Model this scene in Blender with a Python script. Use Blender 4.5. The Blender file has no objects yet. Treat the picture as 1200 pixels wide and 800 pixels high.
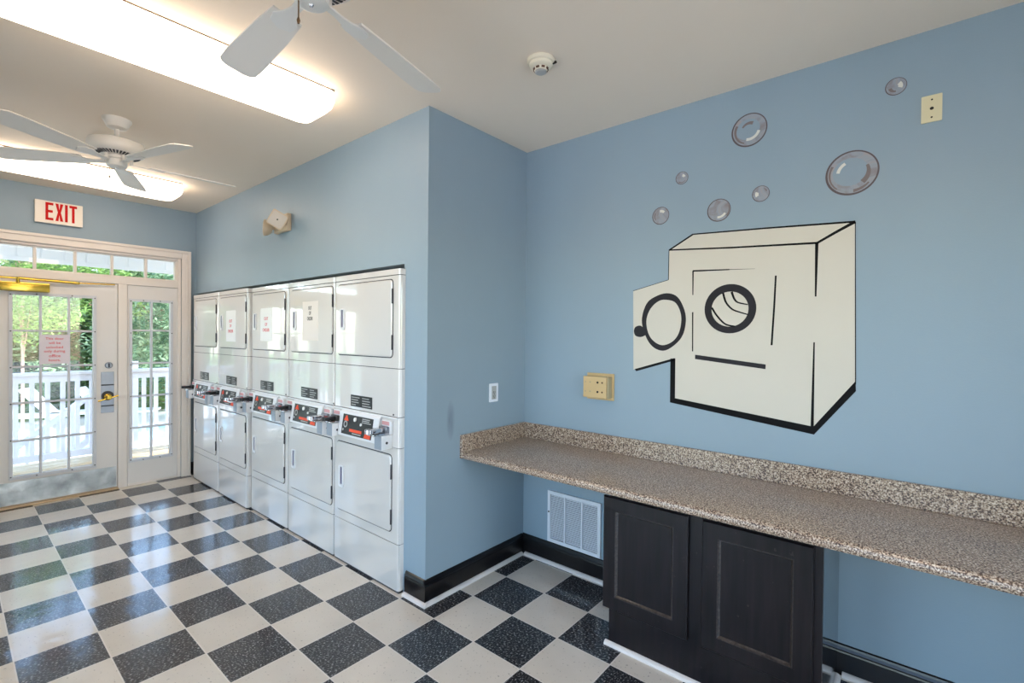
import bpy, bmesh, math, random
from mathutils import Vector, Matrix

random.seed(7)
SC = bpy.context.scene
COL = SC.collection
PI = math.pi
R = math.radians

# ------------------------------------------------------------------ key sizes (metres)
T = 0.3048            # floor tile
H = 2.868             # ceiling
X_RET = -0.449        # return wall plane (faces +x)
Y_DRY = 0.058         # dryer wall plane (faces -y)
Y_MUR = 0.960         # mural wall plane (faces -y)
X_END = -4.36         # end wall with the door (faces +x)
Y_REAR = -2.20        # wall behind the photographer
X_RIGHT = 4.20
NICHE_Z = 1.985


# ------------------------------------------------------------------ materials
def new_mat(name):
    m = bpy.data.materials.new(name)
    m.use_nodes = True
    nt = m.node_tree
    return m, nt, nt.nodes['Principled BSDF']


def lin(c):
    return tuple(((v / 12.92) if v <= 0.04045 else ((v + 0.055) / 1.055) ** 2.4) for v in c)


def rgb(r, g, b):
    return lin((r / 255, g / 255, b / 255)) + (1.0,)


def plain(name, col, rough=0.5, metal=0.0, coat=0.0, noise=0.0, nscale=8.0, bump=0.0, bscale=60.0, spec=0.5, coat_ior=1.5):
    m, nt, p = new_mat(name)
    p.inputs['Base Color'].default_value = col
    p.inputs['Roughness'].default_value = rough
    p.inputs['Metallic'].default_value = metal
    p.inputs['Coat Weight'].default_value = coat
    p.inputs['Coat Roughness'].default_value = 0.05
    p.inputs['Coat IOR'].default_value = coat_ior
    p.inputs['Specular IOR Level'].default_value = spec
    tc = nt.nodes.new('ShaderNodeTexCoord')
    n = nt.nodes.new('ShaderNodeTexNoise')
    n.inputs['Scale'].default_value = nscale
    n.inputs['Detail'].default_value = 4
    nt.links.new(tc.outputs['Object'], n.inputs['Vector'])
    mx = nt.nodes.new('ShaderNodeMix')
    mx.data_type = 'RGBA'
    k = max(noise, 0.01)
    mx.inputs[6].default_value = tuple(c * (1 - k) for c in col[:3]) + (1,)
    mx.inputs[7].default_value = tuple(min(1, c * (1 + k)) for c in col[:3]) + (1,)
    nt.links.new(n.outputs['Fac'], mx.inputs[0])
    nt.links.new(mx.outputs[2], p.inputs['Base Color'])
    if bump:
        n2 = nt.nodes.new('ShaderNodeTexNoise')
        n2.inputs['Scale'].default_value = bscale
        n2.inputs['Detail'].default_value = 3
        nt.links.new(tc.outputs['Object'], n2.inputs['Vector'])
        b = nt.nodes.new('ShaderNodeBump')
        b.inputs['Strength'].default_value = bump
        b.inputs['Distance'].default_value = 0.01
        nt.links.new(n2.outputs['Fac'], b.inputs['Height'])
        nt.links.new(b.outputs['Normal'], p.inputs['Normal'])
    return m


def emit(name, col, strength):
    m, nt, p = new_mat(name)
    p.inputs['Base Color'].default_value = (0.8, 0.78, 0.75, 1)
    p.inputs['Roughness'].default_value = 0.4
    p.inputs['Emission Color'].default_value = col
    p.inputs['Emission Strength'].default_value = strength
    return m


def math_node(nt, op, a=None, b=None, c=None):
    n = nt.nodes.new('ShaderNodeMath')
    n.operation = op
    for i, v in enumerate((a, b, c)):
        if v is None:
            continue
        if isinstance(v, (int, float)):
            n.inputs[i].default_value = v
        else:
            nt.links.new(v, n.inputs[i])
    return n.outputs[0]


def mix_rgb(nt, fac, a, b):
    n = nt.nodes.new('ShaderNodeMix')
    n.data_type = 'RGBA'
    for i, v in ((0, fac), (6, a), (7, b)):
        if isinstance(v, (tuple, list, float, int)):
            n.inputs[i].default_value = v
        else:
            nt.links.new(v, n.inputs[i])
    return n.outputs[2]


def ramp(nt, src, stops):
    n = nt.nodes.new('ShaderNodeValToRGB')
    e = n.color_ramp.elements
    while len(e) < len(stops):
        e.new(0.5)
    for el, (p, c) in zip(e, stops):
        el.position = p
        el.color = c
    nt.links.new(src, n.inputs[0])
    return n.outputs[0]


def floor_material():
    m, nt, p = new_mat('checker_vinyl_tile')
    tc = nt.nodes.new('ShaderNodeTexCoord')
    sep = nt.nodes.new('ShaderNodeSeparateXYZ')
    nt.links.new(tc.outputs['Object'], sep.inputs[0])
    u = math_node(nt, 'DIVIDE', sep.outputs['X'], T)
    v = math_node(nt, 'DIVIDE', sep.outputs['Y'], T)
    fu = math_node(nt, 'FLOOR', u)
    fv = math_node(nt, 'FLOOR', v)
    s = math_node(nt, 'ADD', fu, fv)
    half = math_node(nt, 'MULTIPLY', s, 0.5)
    par = math_node(nt, 'GREATER_THAN', math_node(nt, 'FRACT', half), 0.25)   # 1 = light tile
    # seam distance
    du = math_node(nt, 'ABSOLUTE', math_node(nt, 'SUBTRACT', math_node(nt, 'FRACT', u), 0.5))
    dv = math_node(nt, 'ABSOLUTE', math_node(nt, 'SUBTRACT', math_node(nt, 'FRACT', v), 0.5))
    seam = math_node(nt, 'GREATER_THAN', math_node(nt, 'MAXIMUM', du, dv), 0.4910)
    # flecks, stretched along a direction that differs from tile to tile
    wn = nt.nodes.new('ShaderNodeTexWhiteNoise')
    cmb = nt.nodes.new('ShaderNodeCombineXYZ')
    nt.links.new(fu, cmb.inputs[0])
    nt.links.new(fv, cmb.inputs[1])
    nt.links.new(cmb.outputs[0], wn.inputs['Vector'])
    rot = nt.nodes.new('ShaderNodeVectorRotate')
    rot.rotation_type = 'Z_AXIS'
    nt.links.new(tc.outputs['Object'], rot.inputs['Vector'])
    nt.links.new(math_node(nt, 'MULTIPLY', wn.outputs['Value'], 1.2), rot.inputs['Angle'])
    mp = nt.nodes.new('ShaderNodeMapping')
    mp.inputs['Scale'].default_value = (185, 80, 1)
    nt.links.new(rot.outputs[0], mp.inputs['Vector'])
    vo = nt.nodes.new('ShaderNodeTexNoise')
    vo.inputs['Scale'].default_value = 1.0
    vo.inputs['Detail'].default_value = 2.5
    nt.links.new(mp.outputs[0], vo.inputs['Vector'])
    dark = ramp(nt, vo.outputs['Fac'], [(0.0, rgb(18, 18, 21)), (0.50, rgb(27, 27, 31)), (0.57, rgb(66, 66, 69)), (0.64, rgb(132, 131, 131)), (0.74, rgb(205, 203, 200))])
    mp2 = nt.nodes.new('ShaderNodeMapping')
    mp2.inputs['Scale'].default_value = (75, 75, 1)
    nt.links.new(tc.outputs['Object'], mp2.inputs['Vector'])
    v2 = nt.nodes.new('ShaderNodeTexNoise')
    v2.inputs['Scale'].default_value = 1.0
    v2.inputs['Detail'].default_value = 1.5
    nt.links.new(mp2.outputs[0], v2.inputs['Vector'])
    n3 = nt.nodes.new('ShaderNodeTexNoise')
    n3.inputs['Scale'].default_value = 5.0
    nt.links.new(tc.outputs['Object'], n3.inputs['Vector'])
    base = mix_rgb(nt, n3.outputs['Fac'], rgb(208, 197, 182), rgb(230, 220, 206))
    tone = math_node(nt, 'MULTIPLY', wn.outputs['Value'], 0.35)
    base = mix_rgb(nt, tone, base, rgb(200, 190, 176))
    spot = math_node(nt, 'MULTIPLY', math_node(nt, 'GREATER_THAN', v2.outputs['Fac'], 0.69), 0.5)
    light = mix_rgb(nt, spot, base, rgb(120, 110, 98))
    colr = mix_rgb(nt, par, dark, light)
    colr = mix_rgb(nt, math_node(nt, 'MULTIPLY', seam, 0.85), colr, rgb(232, 224, 214))
    nt.links.new(colr, p.inputs['Base Color'])
    p.inputs['Roughness'].default_value = 0.5
    p.inputs['Specular IOR Level'].default_value = 0.12
    p.inputs['Coat Weight'].default_value = 0.9
    p.inputs['Coat IOR'].default_value = 1.6
    p.inputs['Coat Roughness'].default_value = 0.11
    nb = nt.nodes.new('ShaderNodeTexNoise')
    nb.inputs['Scale'].default_value = 7.0
    nb.inputs['Detail'].default_value = 5
    nt.links.new(tc.outputs['Object'], nb.inputs['Vector'])
    b = nt.nodes.new('ShaderNodeBump')
    b.inputs['Strength'].default_value = 0.12
    b.inputs['Distance'].default_value = 0.02
    nt.links.new(nb.outputs['Fac'], b.inputs['Height'])
    nt.links.new(b.outputs['Normal'], p.inputs['Normal'])
    nt.links.new(b.outputs['Normal'], p.inputs['Coat Normal'])
    return m


def granite_material():
    m, nt, p = new_mat('speckled_laminate')
    tc = nt.nodes.new('ShaderNodeTexCoord')
    n = nt.nodes.new('ShaderNodeTexNoise')
    n.inputs['Scale'].default_value = 175
    n.inputs['Detail'].default_value = 2.0
    n.inputs['Roughness'].default_value = 0.6
    nt.links.new(tc.outputs['Object'], n.inputs['Vector'])
    c = ramp(nt, n.outputs['Fac'], [(0.32, rgb(46, 36, 34)), (0.43, rgb(94, 72, 62)), (0.48, rgb(142, 117, 100)), (0.53, rgb(175, 151, 130)), (0.60, rgb(197, 179, 160)), (0.70, rgb(224, 212, 198))])
    nt.links.new(c, p.inputs['Base Color'])
    p.inputs['Roughness'].default_value = 0.28
    p.inputs['Coat Weight'].default_value = 0.35
    p.inputs['Coat Roughness'].default_value = 0.12
    return m


def wall_paint(name, col, streak=0.05, scuff=None):
    m, nt, p = new_mat(name)
    tc = nt.nodes.new('ShaderNodeTexCoord')
    n = nt.nodes.new('ShaderNodeTexNoise')
    n.inputs['Scale'].default_value = 1.7
    n.inputs['Detail'].default_value = 3
    mp = nt.nodes.new('ShaderNodeMapping')
    mp.inputs['Scale'].default_value = (1.6, 1.6, 0.7)
    nt.links.new(tc.outputs['Object'], mp.inputs[0])
    nt.links.new(mp.outputs[0], n.inputs['Vector'])
    a = tuple(c * (1 - streak) for c in col[:3]) + (1,)
    b_ = tuple(c * (1 + streak) for c in col[:3]) + (1,)
    c = mix_rgb(nt, n.outputs['Fac'], a, b_)
    if scuff:                                    # a dark hand scuff with its own shape
        sep = nt.nodes.new('ShaderNodeSeparateXYZ')
        nt.links.new(tc.outputs['Object'], sep.inputs[0])
        dy = math_node(nt, 'DIVIDE', math_node(nt, 'SUBTRACT', sep.outputs['Y'], scuff[0]), 0.035)
        dz = math_node(nt, 'DIVIDE', math_node(nt, 'SUBTRACT', sep.outputs['Z'], scuff[1]), 0.13)
        r2 = math_node(nt, 'ADD', math_node(nt, 'MULTIPLY', dy, dy), math_node(nt, 'MULTIPLY', dz, dz))
        ns = nt.nodes.new('ShaderNodeTexNoise')
        ns.inputs['Scale'].default_value = 1.0
        mp2 = nt.nodes.new('ShaderNodeMapping')
        mp2.inputs['Scale'].default_value = (1, 60, 9)
        nt.links.new(tc.outputs['Object'], mp2.inputs[0])
        nt.links.new(mp2.outputs[0], ns.inputs['Vector'])
        f = math_node(nt, 'MULTIPLY', math_node(nt, 'MAXIMUM', math_node(nt, 'SUBTRACT', 1.0, r2), 0.0), math_node(nt, 'MULTIPLY', ns.outputs['Fac'], 0.6))
        c = mix_rgb(nt, f, c, rgb(60, 66, 76))
    nt.links.new(c, p.inputs['Base Color'])
    p.inputs['Roughness'].default_value = 0.45
    p.inputs['Specular IOR Level'].default_value = 0.35
    n2 = nt.nodes.new('ShaderNodeTexNoise')
    n2.inputs['Scale'].default_value = 130
    nt.links.new(tc.outputs['Object'], n2.inputs['Vector'])
    n4 = nt.nodes.new('ShaderNodeTexNoise')
    n4.inputs['Scale'].default_value = 9
    nt.links.new(tc.outputs['Object'], n4.inputs['Vector'])
    hsum = math_node(nt, 'ADD', n2.outputs['Fac'], math_node(nt, 'MULTIPLY', n4.outputs['Fac'], 2.5))
    b = nt.nodes.new('ShaderNodeBump')
    b.inputs['Strength'].default_value = 0.10
    b.inputs['Distance'].default_value = 0.004
    nt.links.new(hsum, b.inputs['Height'])
    nt.links.new(b.outputs['Normal'], p.inputs['Normal'])
    return m


def wood_material(name, c1, c2, rough, coat=0.0, scale=(30, 30, 2.0), wear=None, spec=0.5):
    m, nt, p = new_mat(name)
    tc = nt.nodes.new('ShaderNodeTexCoord')
    mp = nt.nodes.new('ShaderNodeMapping')
    mp.inputs['Scale'].default_value = scale
    nt.links.new(tc.outputs['Object'], mp.inputs[0])
    n = nt.nodes.new('ShaderNodeTexNoise')
    n.inputs['Scale'].default_value = 1.5
    n.inputs['Detail'].default_value = 5
    nt.links.new(mp.outputs[0], n.inputs['Vector'])
    c = ramp(nt, n.outputs['Fac'], [(0.3, c1), (0.7, c2)])
    if wear:
        n2 = nt.nodes.new('ShaderNodeTexNoise')
        n2.inputs['Scale'].default_value = 38
        n2.inputs['Detail'].default_value = 3
        nt.links.new(tc.outputs['Object'], n2.inputs['Vector'])
        c = mix_rgb(nt, math_node(nt, 'MULTIPLY', math_node(nt, 'GREATER_THAN', n2.outputs['Fac'], 0.72), 0.35), c, wear)
    nt.links.new(c, p.inputs['Base Color'])
    p.inputs['Roughness'].default_value = rough
    p.inputs['Coat Weight'].default_value = coat
    p.inputs['Coat Roughness'].default_value = 0.1
    p.inputs['Specular IOR Level'].default_value = spec
    b = nt.nodes.new('ShaderNodeBump')
    b.inputs['Strength'].default_value = 0.06
    b.inputs['Distance'].default_value = 0.003
    nt.links.new(n.outputs['Fac'], b.inputs['Height'])
    nt.links.new(b.outputs['Normal'], p.inputs['Normal'])
    return m


def glass_material():
    m = bpy.data.materials.new('window_glass')
    m.use_nodes = True
    nt = m.node_tree
    nt.nodes.clear()
    out = nt.nodes.new('ShaderNodeOutputMaterial')
    tr = nt.nodes.new('ShaderNodeBsdfTransparent')
    tr.inputs['Color'].default_value = (0.95, 0.97, 0.96, 1)
    gl = nt.nodes.new('ShaderNodeBsdfGlossy')
    gl.inputs['Roughness'].default_value = 0.02
    fr = nt.nodes.new('ShaderNodeFresnel')
    fr.inputs['IOR'].default_value = 1.45
    mx = nt.nodes.new('ShaderNodeMixShader')
    nt.links.new(fr.outputs[0], mx.inputs[0])
    nt.links.new(tr.outputs[0], mx.inputs[1])
    nt.links.new(gl.outputs[0], mx.inputs[2])
    nt.links.new(mx.outputs[0], out.inputs[0])
    return m


def leaf_material(name, c1, c2, c3):
    m, nt, p = new_mat(name)
    tc = nt.nodes.new('ShaderNodeTexCoord')
    n = nt.nodes.new('ShaderNodeTexNoise')
    n.inputs['Scale'].default_value = 2.2
    n.inputs['Detail'].default_value = 5
    nt.links.new(tc.outputs['Object'], n.inputs['Vector'])
    c = ramp(nt, n.outputs['Fac'], [(0.35, c1), (0.5, c2), (0.66, c3)])
    nt.links.new(c, p.inputs['Base Color'])
    p.inputs['Roughness'].default_value = 0.55
    tl = nt.nodes.new('ShaderNodeBsdfTranslucent')
    nt.links.new(c, tl.inputs['Color'])
    mx = nt.nodes.new('ShaderNodeMixShader')
    mx.inputs[0].default_value = 0.4
    out = nt.nodes['Material Output']
    nt.links.new(p.outputs[0], mx.inputs[1])
    nt.links.new(tl.outputs[0], mx.inputs[2])
    nt.links.new(mx.outputs[0], out.inputs[0])
    return m


def kick_material():
    m, nt, p = new_mat('dented_kick_metal')
    tc = nt.nodes.new('ShaderNodeTexCoord')
    n = nt.nodes.new('ShaderNodeTexNoise')
    n.inputs['Scale'].default_value = 9
    n.inputs['Detail'].default_value = 6
    nt.links.new(tc.outputs['Object'], n.inputs['Vector'])
    c = ramp(nt, n.outputs['Fac'], [(0.3, rgb(140, 142, 144)), (0.55, rgb(182, 184, 186)), (0.75, rgb(214, 215, 216))])
    nt.links.new(c, p.inputs['Base Color'])
    p.inputs['Metallic'].default_value = 0.55
    p.inputs['Roughness'].default_value = 0.42
    b = nt.nodes.new('ShaderNodeBump')
    b.inputs['Strength'].default_value = 0.35
    b.inputs['Distance'].default_value = 0.02
    nt.links.new(n.outputs['Fac'], b.inputs['Height'])
    nt.links.new(b.outputs['Normal'], p.inputs['Normal'])
    return m


def bubble_material():
    # soap-film paint: wall blue in the middle, brownish grey swirls towards the rim
    m, nt, p = new_mat('bubble_paint')
    tc = nt.nodes.new('ShaderNodeTexCoord')
    n = nt.nodes.new('ShaderNodeTexNoise')
    n.inputs['Scale'].default_value = 14
    n.inputs['Detail'].default_value = 4
    n.inputs['Distortion'].default_value = 1.2
    nt.links.new(tc.outputs['Object'], n.inputs['Vector'])
    c = ramp(nt, n.outputs['Fac'], [(0.32, rgb(134, 128, 130)), (0.5, rgb(148, 155, 164)), (0.68, rgb(164, 150, 146))])
    nt.links.new(c, p.inputs['Base Color'])
    p.inputs['Roughness'].default_value = 0.5
    return m


M = {
    'wall': wall_paint('blue_wall_paint', rgb(144, 163, 176)),
    'wall_scuffed': wall_paint('blue_wall_paint_scuffed', rgb(144, 163, 176), scuff=(0.245, 1.04)),
    'ceiling': plain('ceiling_paint', rgb(238, 223, 205), 0.85, noise=0.015, nscale=2, bump=0.05, bscale=120),
    'floor': floor_material(),
    'granite': granite_material(),
    'trim': plain('cream_trim_paint', rgb(228, 218, 210), 0.4, noise=0.02),
    'door': plain('door_paint', rgb(222, 216, 212), 0.38, noise=0.025, nscale=4),
    'liteframe': plain('lite_frame_paint', rgb(205, 205, 210), 0.4, noise=0.02),
    'blackbase': plain('black_baseboard_gloss', rgb(13, 12, 15), 0.28, coat=0.12, noise=0.3, nscale=40, bump=0.08, bscale=40),
    'shoe': plain('shoe_molding_paint', rgb(218, 210, 205), 0.4, noise=0.03),
    'enamel': plain('white_enamel', rgb(216, 212, 208), 0.3, coat=1.0, coat_ior=1.95, noise=0.01),
    'enamel_rough': plain('white_plastic', rgb(222, 222, 224), 0.35, noise=0.01),
    'box_front_grey': plain('box_front_grey', rgb(150, 158, 168), 0.4),
    'gasket': plain('dark_gap', rgb(52, 52, 58), 0.6),
    'recess': plain('handle_recess_shade', rgb(92, 92, 122), 0.5),
    'black': plain('black_plastic', rgb(24, 24, 28), 0.35, noise=0.1),
    'label_grey': plain('label_print', rgb(176, 176, 174), 0.5),
    'red': plain('red_print', rgb(196, 16, 12), 0.6, spec=0.2),
    'orange': plain('orange_print', rgb(232, 74, 36), 0.45),
    'pink': plain('pink_label', rgb(206, 150, 150), 0.5),
    'chrome': plain('chrome', rgb(205, 205, 210), 0.16, metal=1.0),
    'steel': plain('brushed_steel', rgb(140, 142, 150), 0.36, metal=1.0, noise=0.08, nscale=30),
    'brass': plain('polished_brass', rgb(226, 190, 84), 0.22, metal=1.0, noise=0.1, nscale=12, bump=0.12, bscale=14),
    'paper': plain('white_paper', rgb(238, 236, 234), 0.4, noise=0.01),
    'paper_pink': plain('blush_paper', rgb(232, 222, 214), 0.6, noise=0.015),
    'paper_lilac': plain('lilac_paper', rgb(226, 216, 224), 0.5, noise=0.02),
    'ink_red': plain('red_ink', rgb(214, 60, 70), 0.6),
    'ink_black': plain('black_ink', rgb(45, 42, 42), 0.6),
    'cabinet': wood_material('espresso_wood', rgb(9, 7, 9), rgb(30, 23, 26), 0.34, spec=0.32, wear=rgb(80, 70, 66)),
    'cabinet_side': wood_material('espresso_side_gloss', rgb(14, 11, 13), rgb(26, 21, 24), 0.16, coat=0.6),
    'worn_edge': wood_material('worn_wood_edge', rgb(22, 18, 18), rgb(74, 64, 60), 0.28, coat=0.2, scale=(60, 60, 60)),
    'vent': plain('vent_enamel', rgb(224, 226, 232), 0.35),
    'vent_dark': plain('vent_duct', rgb(70, 72, 80), 0.8),
    'beige_box': plain('beige_plastic', rgb(201, 172, 124), 0.4, noise=0.04),
    'beige_side': plain('beige_channel', rgb(170, 156, 122), 0.45, noise=0.04),
    'brown': plain('screw_brown', rgb(84, 50, 26), 0.5),
    'hole': plain('dark_hole', rgb(22, 16, 12), 0.7),
    'ivory': plain('ivory_plastic', rgb(219, 208, 170), 0.4, noise=0.02),
    'outlet_white': plain('outlet_plastic', rgb(232, 236, 244), 0.35),
    'mural_cream': plain('mural_cream_paint', rgb(208, 201, 188), 0.55, noise=0.02, nscale=5),
    'mural_black': plain('mural_black_paint', rgb(12, 12, 15), 0.75, spec=0.2, noise=0.15, nscale=30),
    'mural_grey': plain('mural_charcoal_paint', rgb(46, 44, 48), 0.75, spec=0.2, noise=0.1, nscale=30),
    'bubble': bubble_material(),
    'bubble_rim': plain('bubble_rim_paint', rgb(88, 78, 80), 0.5, noise=0.15, nscale=20),
    'bubble_blue': plain('bubble_centre_paint', rgb(138, 156, 170), 0.5, noise=0.05, nscale=20),
    'bubble_brown': plain('bubble_swirl_paint', rgb(120, 108, 106), 0.5, noise=0.12, nscale=30),
    'bubble_light': plain('bubble_highlight_paint', rgb(216, 214, 204), 0.5, noise=0.03),
    'fan': plain('fan_enamel', rgb(226, 221, 214), 0.35, noise=0.01),
    'fan_blade': plain('fan_blade_laminate', rgb(228, 220, 210), 0.45, noise=0.015),
    'fan_dark': plain('fan_vent_shadow', rgb(58, 60, 68), 0.7),
    'chain': plain('pull_chain', rgb(110, 84, 56), 0.4, metal=0.6),
    'lens': emit('fluorescent_lens', (1.0, 0.82, 0.64, 1), 4.1),
    'pan': plain('fixture_pan_shadow', rgb(96, 84, 74), 0.6),
    'exit_face': plain('exit_sign_face', rgb(236, 226, 214), 0.45, noise=0.02),
    'emerg': plain('aged_cream_plastic', rgb(206, 186, 158), 0.45, noise=0.05),
    'emerg_lens': plain('frosted_lens', rgb(206, 196, 184), 0.3, noise=0.05, nscale=30),
    'smoke': plain('smoke_detector_plastic', rgb(226, 218, 198), 0.45),
    'glass': glass_material(),
    'kick': kick_material(),
    'threshold': plain('threshold_metal', rgb(196, 168, 132), 0.4, metal=0.3, noise=0.08),
    'ext_white': plain('white_exterior_paint', rgb(212, 211, 220), 0.5, noise=0.015),
    'soffit': plain('white_vinyl', rgb(236, 237, 240), 0.5, noise=0.015),
    'deck': wood_material('deck_boards', rgb(176, 142, 100), rgb(222, 196, 156), 0.6, scale=(12, 1.2, 12)),
    'lawn': plain('lawn', rgb(128, 158, 92), 0.9, noise=0.3, nscale=3),
    'concrete': plain('pool_concrete', rgb(236, 226, 214), 0.8, noise=0.05, nscale=2),
    'water': plain('pool_water', rgb(176, 216, 224), 0.08, noise=0.08, nscale=3, bump=0.1, bscale=5),
    'lounger': plain('lounger_mesh', rgb(244, 244, 244), 0.6),
    'bark': plain('bark', rgb(176, 140, 124), 0.85, noise=0.25, nscale=10),
    'leaf_a': leaf_material('leaves_bright', rgb(72, 106, 48), rgb(124, 158, 76), rgb(178, 200, 118)),
    'leaf_b': leaf_material('leaves_cool', rgb(66, 96, 66), rgb(116, 144, 104), rgb(172, 190, 150)),
    'leaf_c': leaf_material('leaves_deep', rgb(42, 68, 42), rgb(84, 114, 70), rgb(136, 162, 104)),
}


# ------------------------------------------------------------------ geometry helpers (world coordinates)
def box(bm, x0, x1, y0, y1, z0, z1, bev=0.0, seg=2):
    x0, x1 = min(x0, x1), max(x0, x1)
    y0, y1 = min(y0, y1), max(y0, y1)
    z0, z1 = min(z0, z1), max(z0, z1)
    r = bmesh.ops.create_cube(bm, size=1.0)
    for v in r['verts']:
        v.co = Vector(((x0 + x1) / 2 + v.co.x * (x1 - x0), (y0 + y1) / 2 + v.co.y * (y1 - y0), (z0 + z1) / 2 + v.co.z * (z1 - z0)))
    if bev > 0:
        bev = min(bev, 0.49 * min(x1 - x0, y1 - y0, z1 - z0))
        es = list({e for v in r['verts'] for e in v.link_edges})
        bmesh.ops.bevel(bm, geom=es, offset=bev, segments=seg, affect='EDGES', profile=0.5)


def mk(*boxes, bev=0.0, seg=2):
    bm = bmesh.new()
    for b in boxes:
        box(bm, *b[:6], bev=(b[6] if len(b) > 6 else bev), seg=seg)
    return bm


def loops_to_faces(bm, rings, close=True, cap0=True, cap1=True):
    n = len(rings[0])
    for a, b in zip(rings[:-1], rings[1:]):
        for i in range(n if close else n - 1):
            j = (i + 1) % n
            try:
                bm.faces.new((a[i], a[j], b[j], b[i]))
            except ValueError:
                pass
    if cap0:
        bm.faces.new(list(reversed(rings[0])))
    if cap1:
        bm.faces.new(rings[-1])


def lathe(bm, prof, origin, seg=32, axis='Z', cap0=True, cap1=True, mtx=None):
    rings = []
    for r, h in prof:
        ring = []
        for i in range(seg):
            a = 2 * PI * i / seg
            c, s = r * math.cos(a), r * math.sin(a)
            if mtx is not None:
                co = mtx @ Vector((c, s, h))
            elif axis == 'Z':
                co = Vector((c, s, h))
            elif axis == 'X':
                co = Vector((h, c, s))
            else:
                co = Vector((s, h, c))
            ring.append(bm.verts.new(Vector(origin) + co))
        rings.append(ring)
    loops_to_faces(bm, rings, True, cap0, cap1)


def tube(bm, p0, p1, r, seg=12, r1=None):
    p0, p1 = Vector(p0), Vector(p1)
    d = p1 - p0
    q = d.to_track_quat('Z', 'Y').to_matrix()
    lathe(bm, [(r, 0), (r if r1 is None else r1, d.length)], p0, seg, mtx=q)


def prism(bm, pts, fn, d0, d1, hole=None):
    """extrude a 2-D outline; fn(u, v, d) maps to the world"""
    if hole is None:
        a = [bm.verts.new(fn(u, v, d0)) for u, v in pts]
        b = [bm.verts.new(fn(u, v, d1)) for u, v in pts]
        loops_to_faces(bm, [a, b])
    else:
        o0 = [bm.verts.new(fn(u, v, d0)) for u, v in pts]
        o1 = [bm.verts.new(fn(u, v, d1)) for u, v in pts]
        h0 = [bm.verts.new(fn(u, v, d0)) for u, v in hole]
        h1 = [bm.verts.new(fn(u, v, d1)) for u, v in hole]
        n = len(pts)
        for i in range(n):
            j = (i + 1) % n
            bm.faces.new((o0[i], o0[j], o1[j], o1[i]))
            bm.faces.new((h0[j], h0[i], h1[i], h1[j]))
            bm.faces.new((o1[i], o1[j], h1[j], h1[i]))
            bm.faces.new((o0[j], o0[i], h0[i], h0[j]))


def rrect(u0, u1, v0, v1, r, n=6):
    pts = []
    for cx, cy, a0 in ((u1 - r, v1 - r, 0), (u0 + r, v1 - r, 90), (u0 + r, v0 + r, 180), (u1 - r, v0 + r, 270)):
        for i in range(n + 1):
            a = R(a0 + 90 * i / n)
            pts.append((cx + r * math.cos(a), cy + r * math.sin(a)))
    return pts


def stroke_pts(path, w0, w1=None):
    """a brush stroke: outline polygon of a polyline with width w0 -> w1"""
    w1 = w0 if w1 is None else w1
    n = len(path)
    L, Rr = [], []
    for i, p in enumerate(path):
        a = Vector(path[max(0, i - 1)])
        b = Vector(path[min(n - 1, i + 1)])
        d = (b - a).normalized()
        nn = Vector((-d.y, d.x))
        w = (w0 + (w1 - w0) * i / max(1, n - 1)) / 2
        L.append((p[0] + nn.x * w, p[1] + nn.y * w))
        Rr.append((p[0] - nn.x * w, p[1] - nn.y * w))
    return L + Rr[::-1]


def smooth_path(pts, closed=False, sub=8):
    n = len(pts)
    out = []
    rng = range(n) if closed else range(n - 1)
    for i in rng:
        if closed:
            p0, p1, p2, p3 = (Vector(pts[(i + k) % n]) for k in (-1, 0, 1, 2))
        else:
            p0, p1, p2, p3 = (Vector(pts[min(n - 1, max(0, i + k))]) for k in (-1, 0, 1, 2))
        for s in range(sub):
            t = s / sub
            q = 0.5 * ((2 * p1) + (-p0 + p2) * t + (2 * p0 - 5 * p1 + 4 * p2 - p3) * t * t + (-p0 + 3 * p1 - 3 * p2 + p3) * t ** 3)
            out.append((q.x, q.y))
    if not closed:
        out.append(tuple(pts[-1]))
    return out


def resample(pts, n, phase_first=True):
    """closed loop resampled at n equal arc lengths"""
    P = [Vector(p) for p in pts]
    seg = [(P[(i + 1) % len(P)] - P[i]).length for i in range(len(P))]
    tot = sum(seg)
    out = []
    i, acc = 0, 0.0
    for k in range(n):
        t = tot * k / n
        while acc + seg[i] < t:
            acc += seg[i]
            i += 1
        q = P[i].lerp(P[(i + 1) % len(P)], (t - acc) / seg[i] if seg[i] else 0)
        out.append((q.x, q.y))
    return out


on_mural = lambda u, v, d: Vector((u, Y_MUR - d, v))       # u = x, v = z, d = out of the wall
on_dry = lambda y0: (lambda u, v, d: Vector((u, y0 - d, v)))
on_end = lambda u, v, d: Vector((X_END + d, u, v))          # u = y
on_ret = lambda u, v, d: Vector((X_RET + d, u, v))


def obj(name, bm, mat, parent=None, smooth=False):
    bmesh.ops.recalc_face_normals(bm, faces=bm.faces)
    off = Vector((0, 0, 0))
    if parent is not None:
        off = WORLD[parent.name]
    for v in bm.verts:
        v.co -= off
    me = bpy.data.meshes.new(name)
    bm.to_mesh(me)
    bm.free()
    o = bpy.data.objects.new(name, me)
    me.materials.append(M[mat] if isinstance(mat, str) else mat)
    COL.objects.link(o)
    if parent is not None:
        o.parent = parent
        WORLD[o.name] = off.copy()
    else:
        WORLD[o.name] = Vector((0, 0, 0))
    if smooth:
        for p in me.polygons:
            p.use_smooth = True
        me.set_sharp_from_angle(angle=R(35))
        for p in me.polygons:
            if len(p.vertices) > 8:
                p.use_smooth = False
    return o


WORLD = {}


def thing(name, label, cat, loc, group=None):
    o = bpy.data.objects.new(name, None)
    o.empty_display_size = 0.05
    COL.objects.link(o)
    o.location = loc
    WORLD[o.name] = Vector(loc)
    o['label'] = label
    o['category'] = cat
    if group:
        o['group'] = group
    return o


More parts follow.
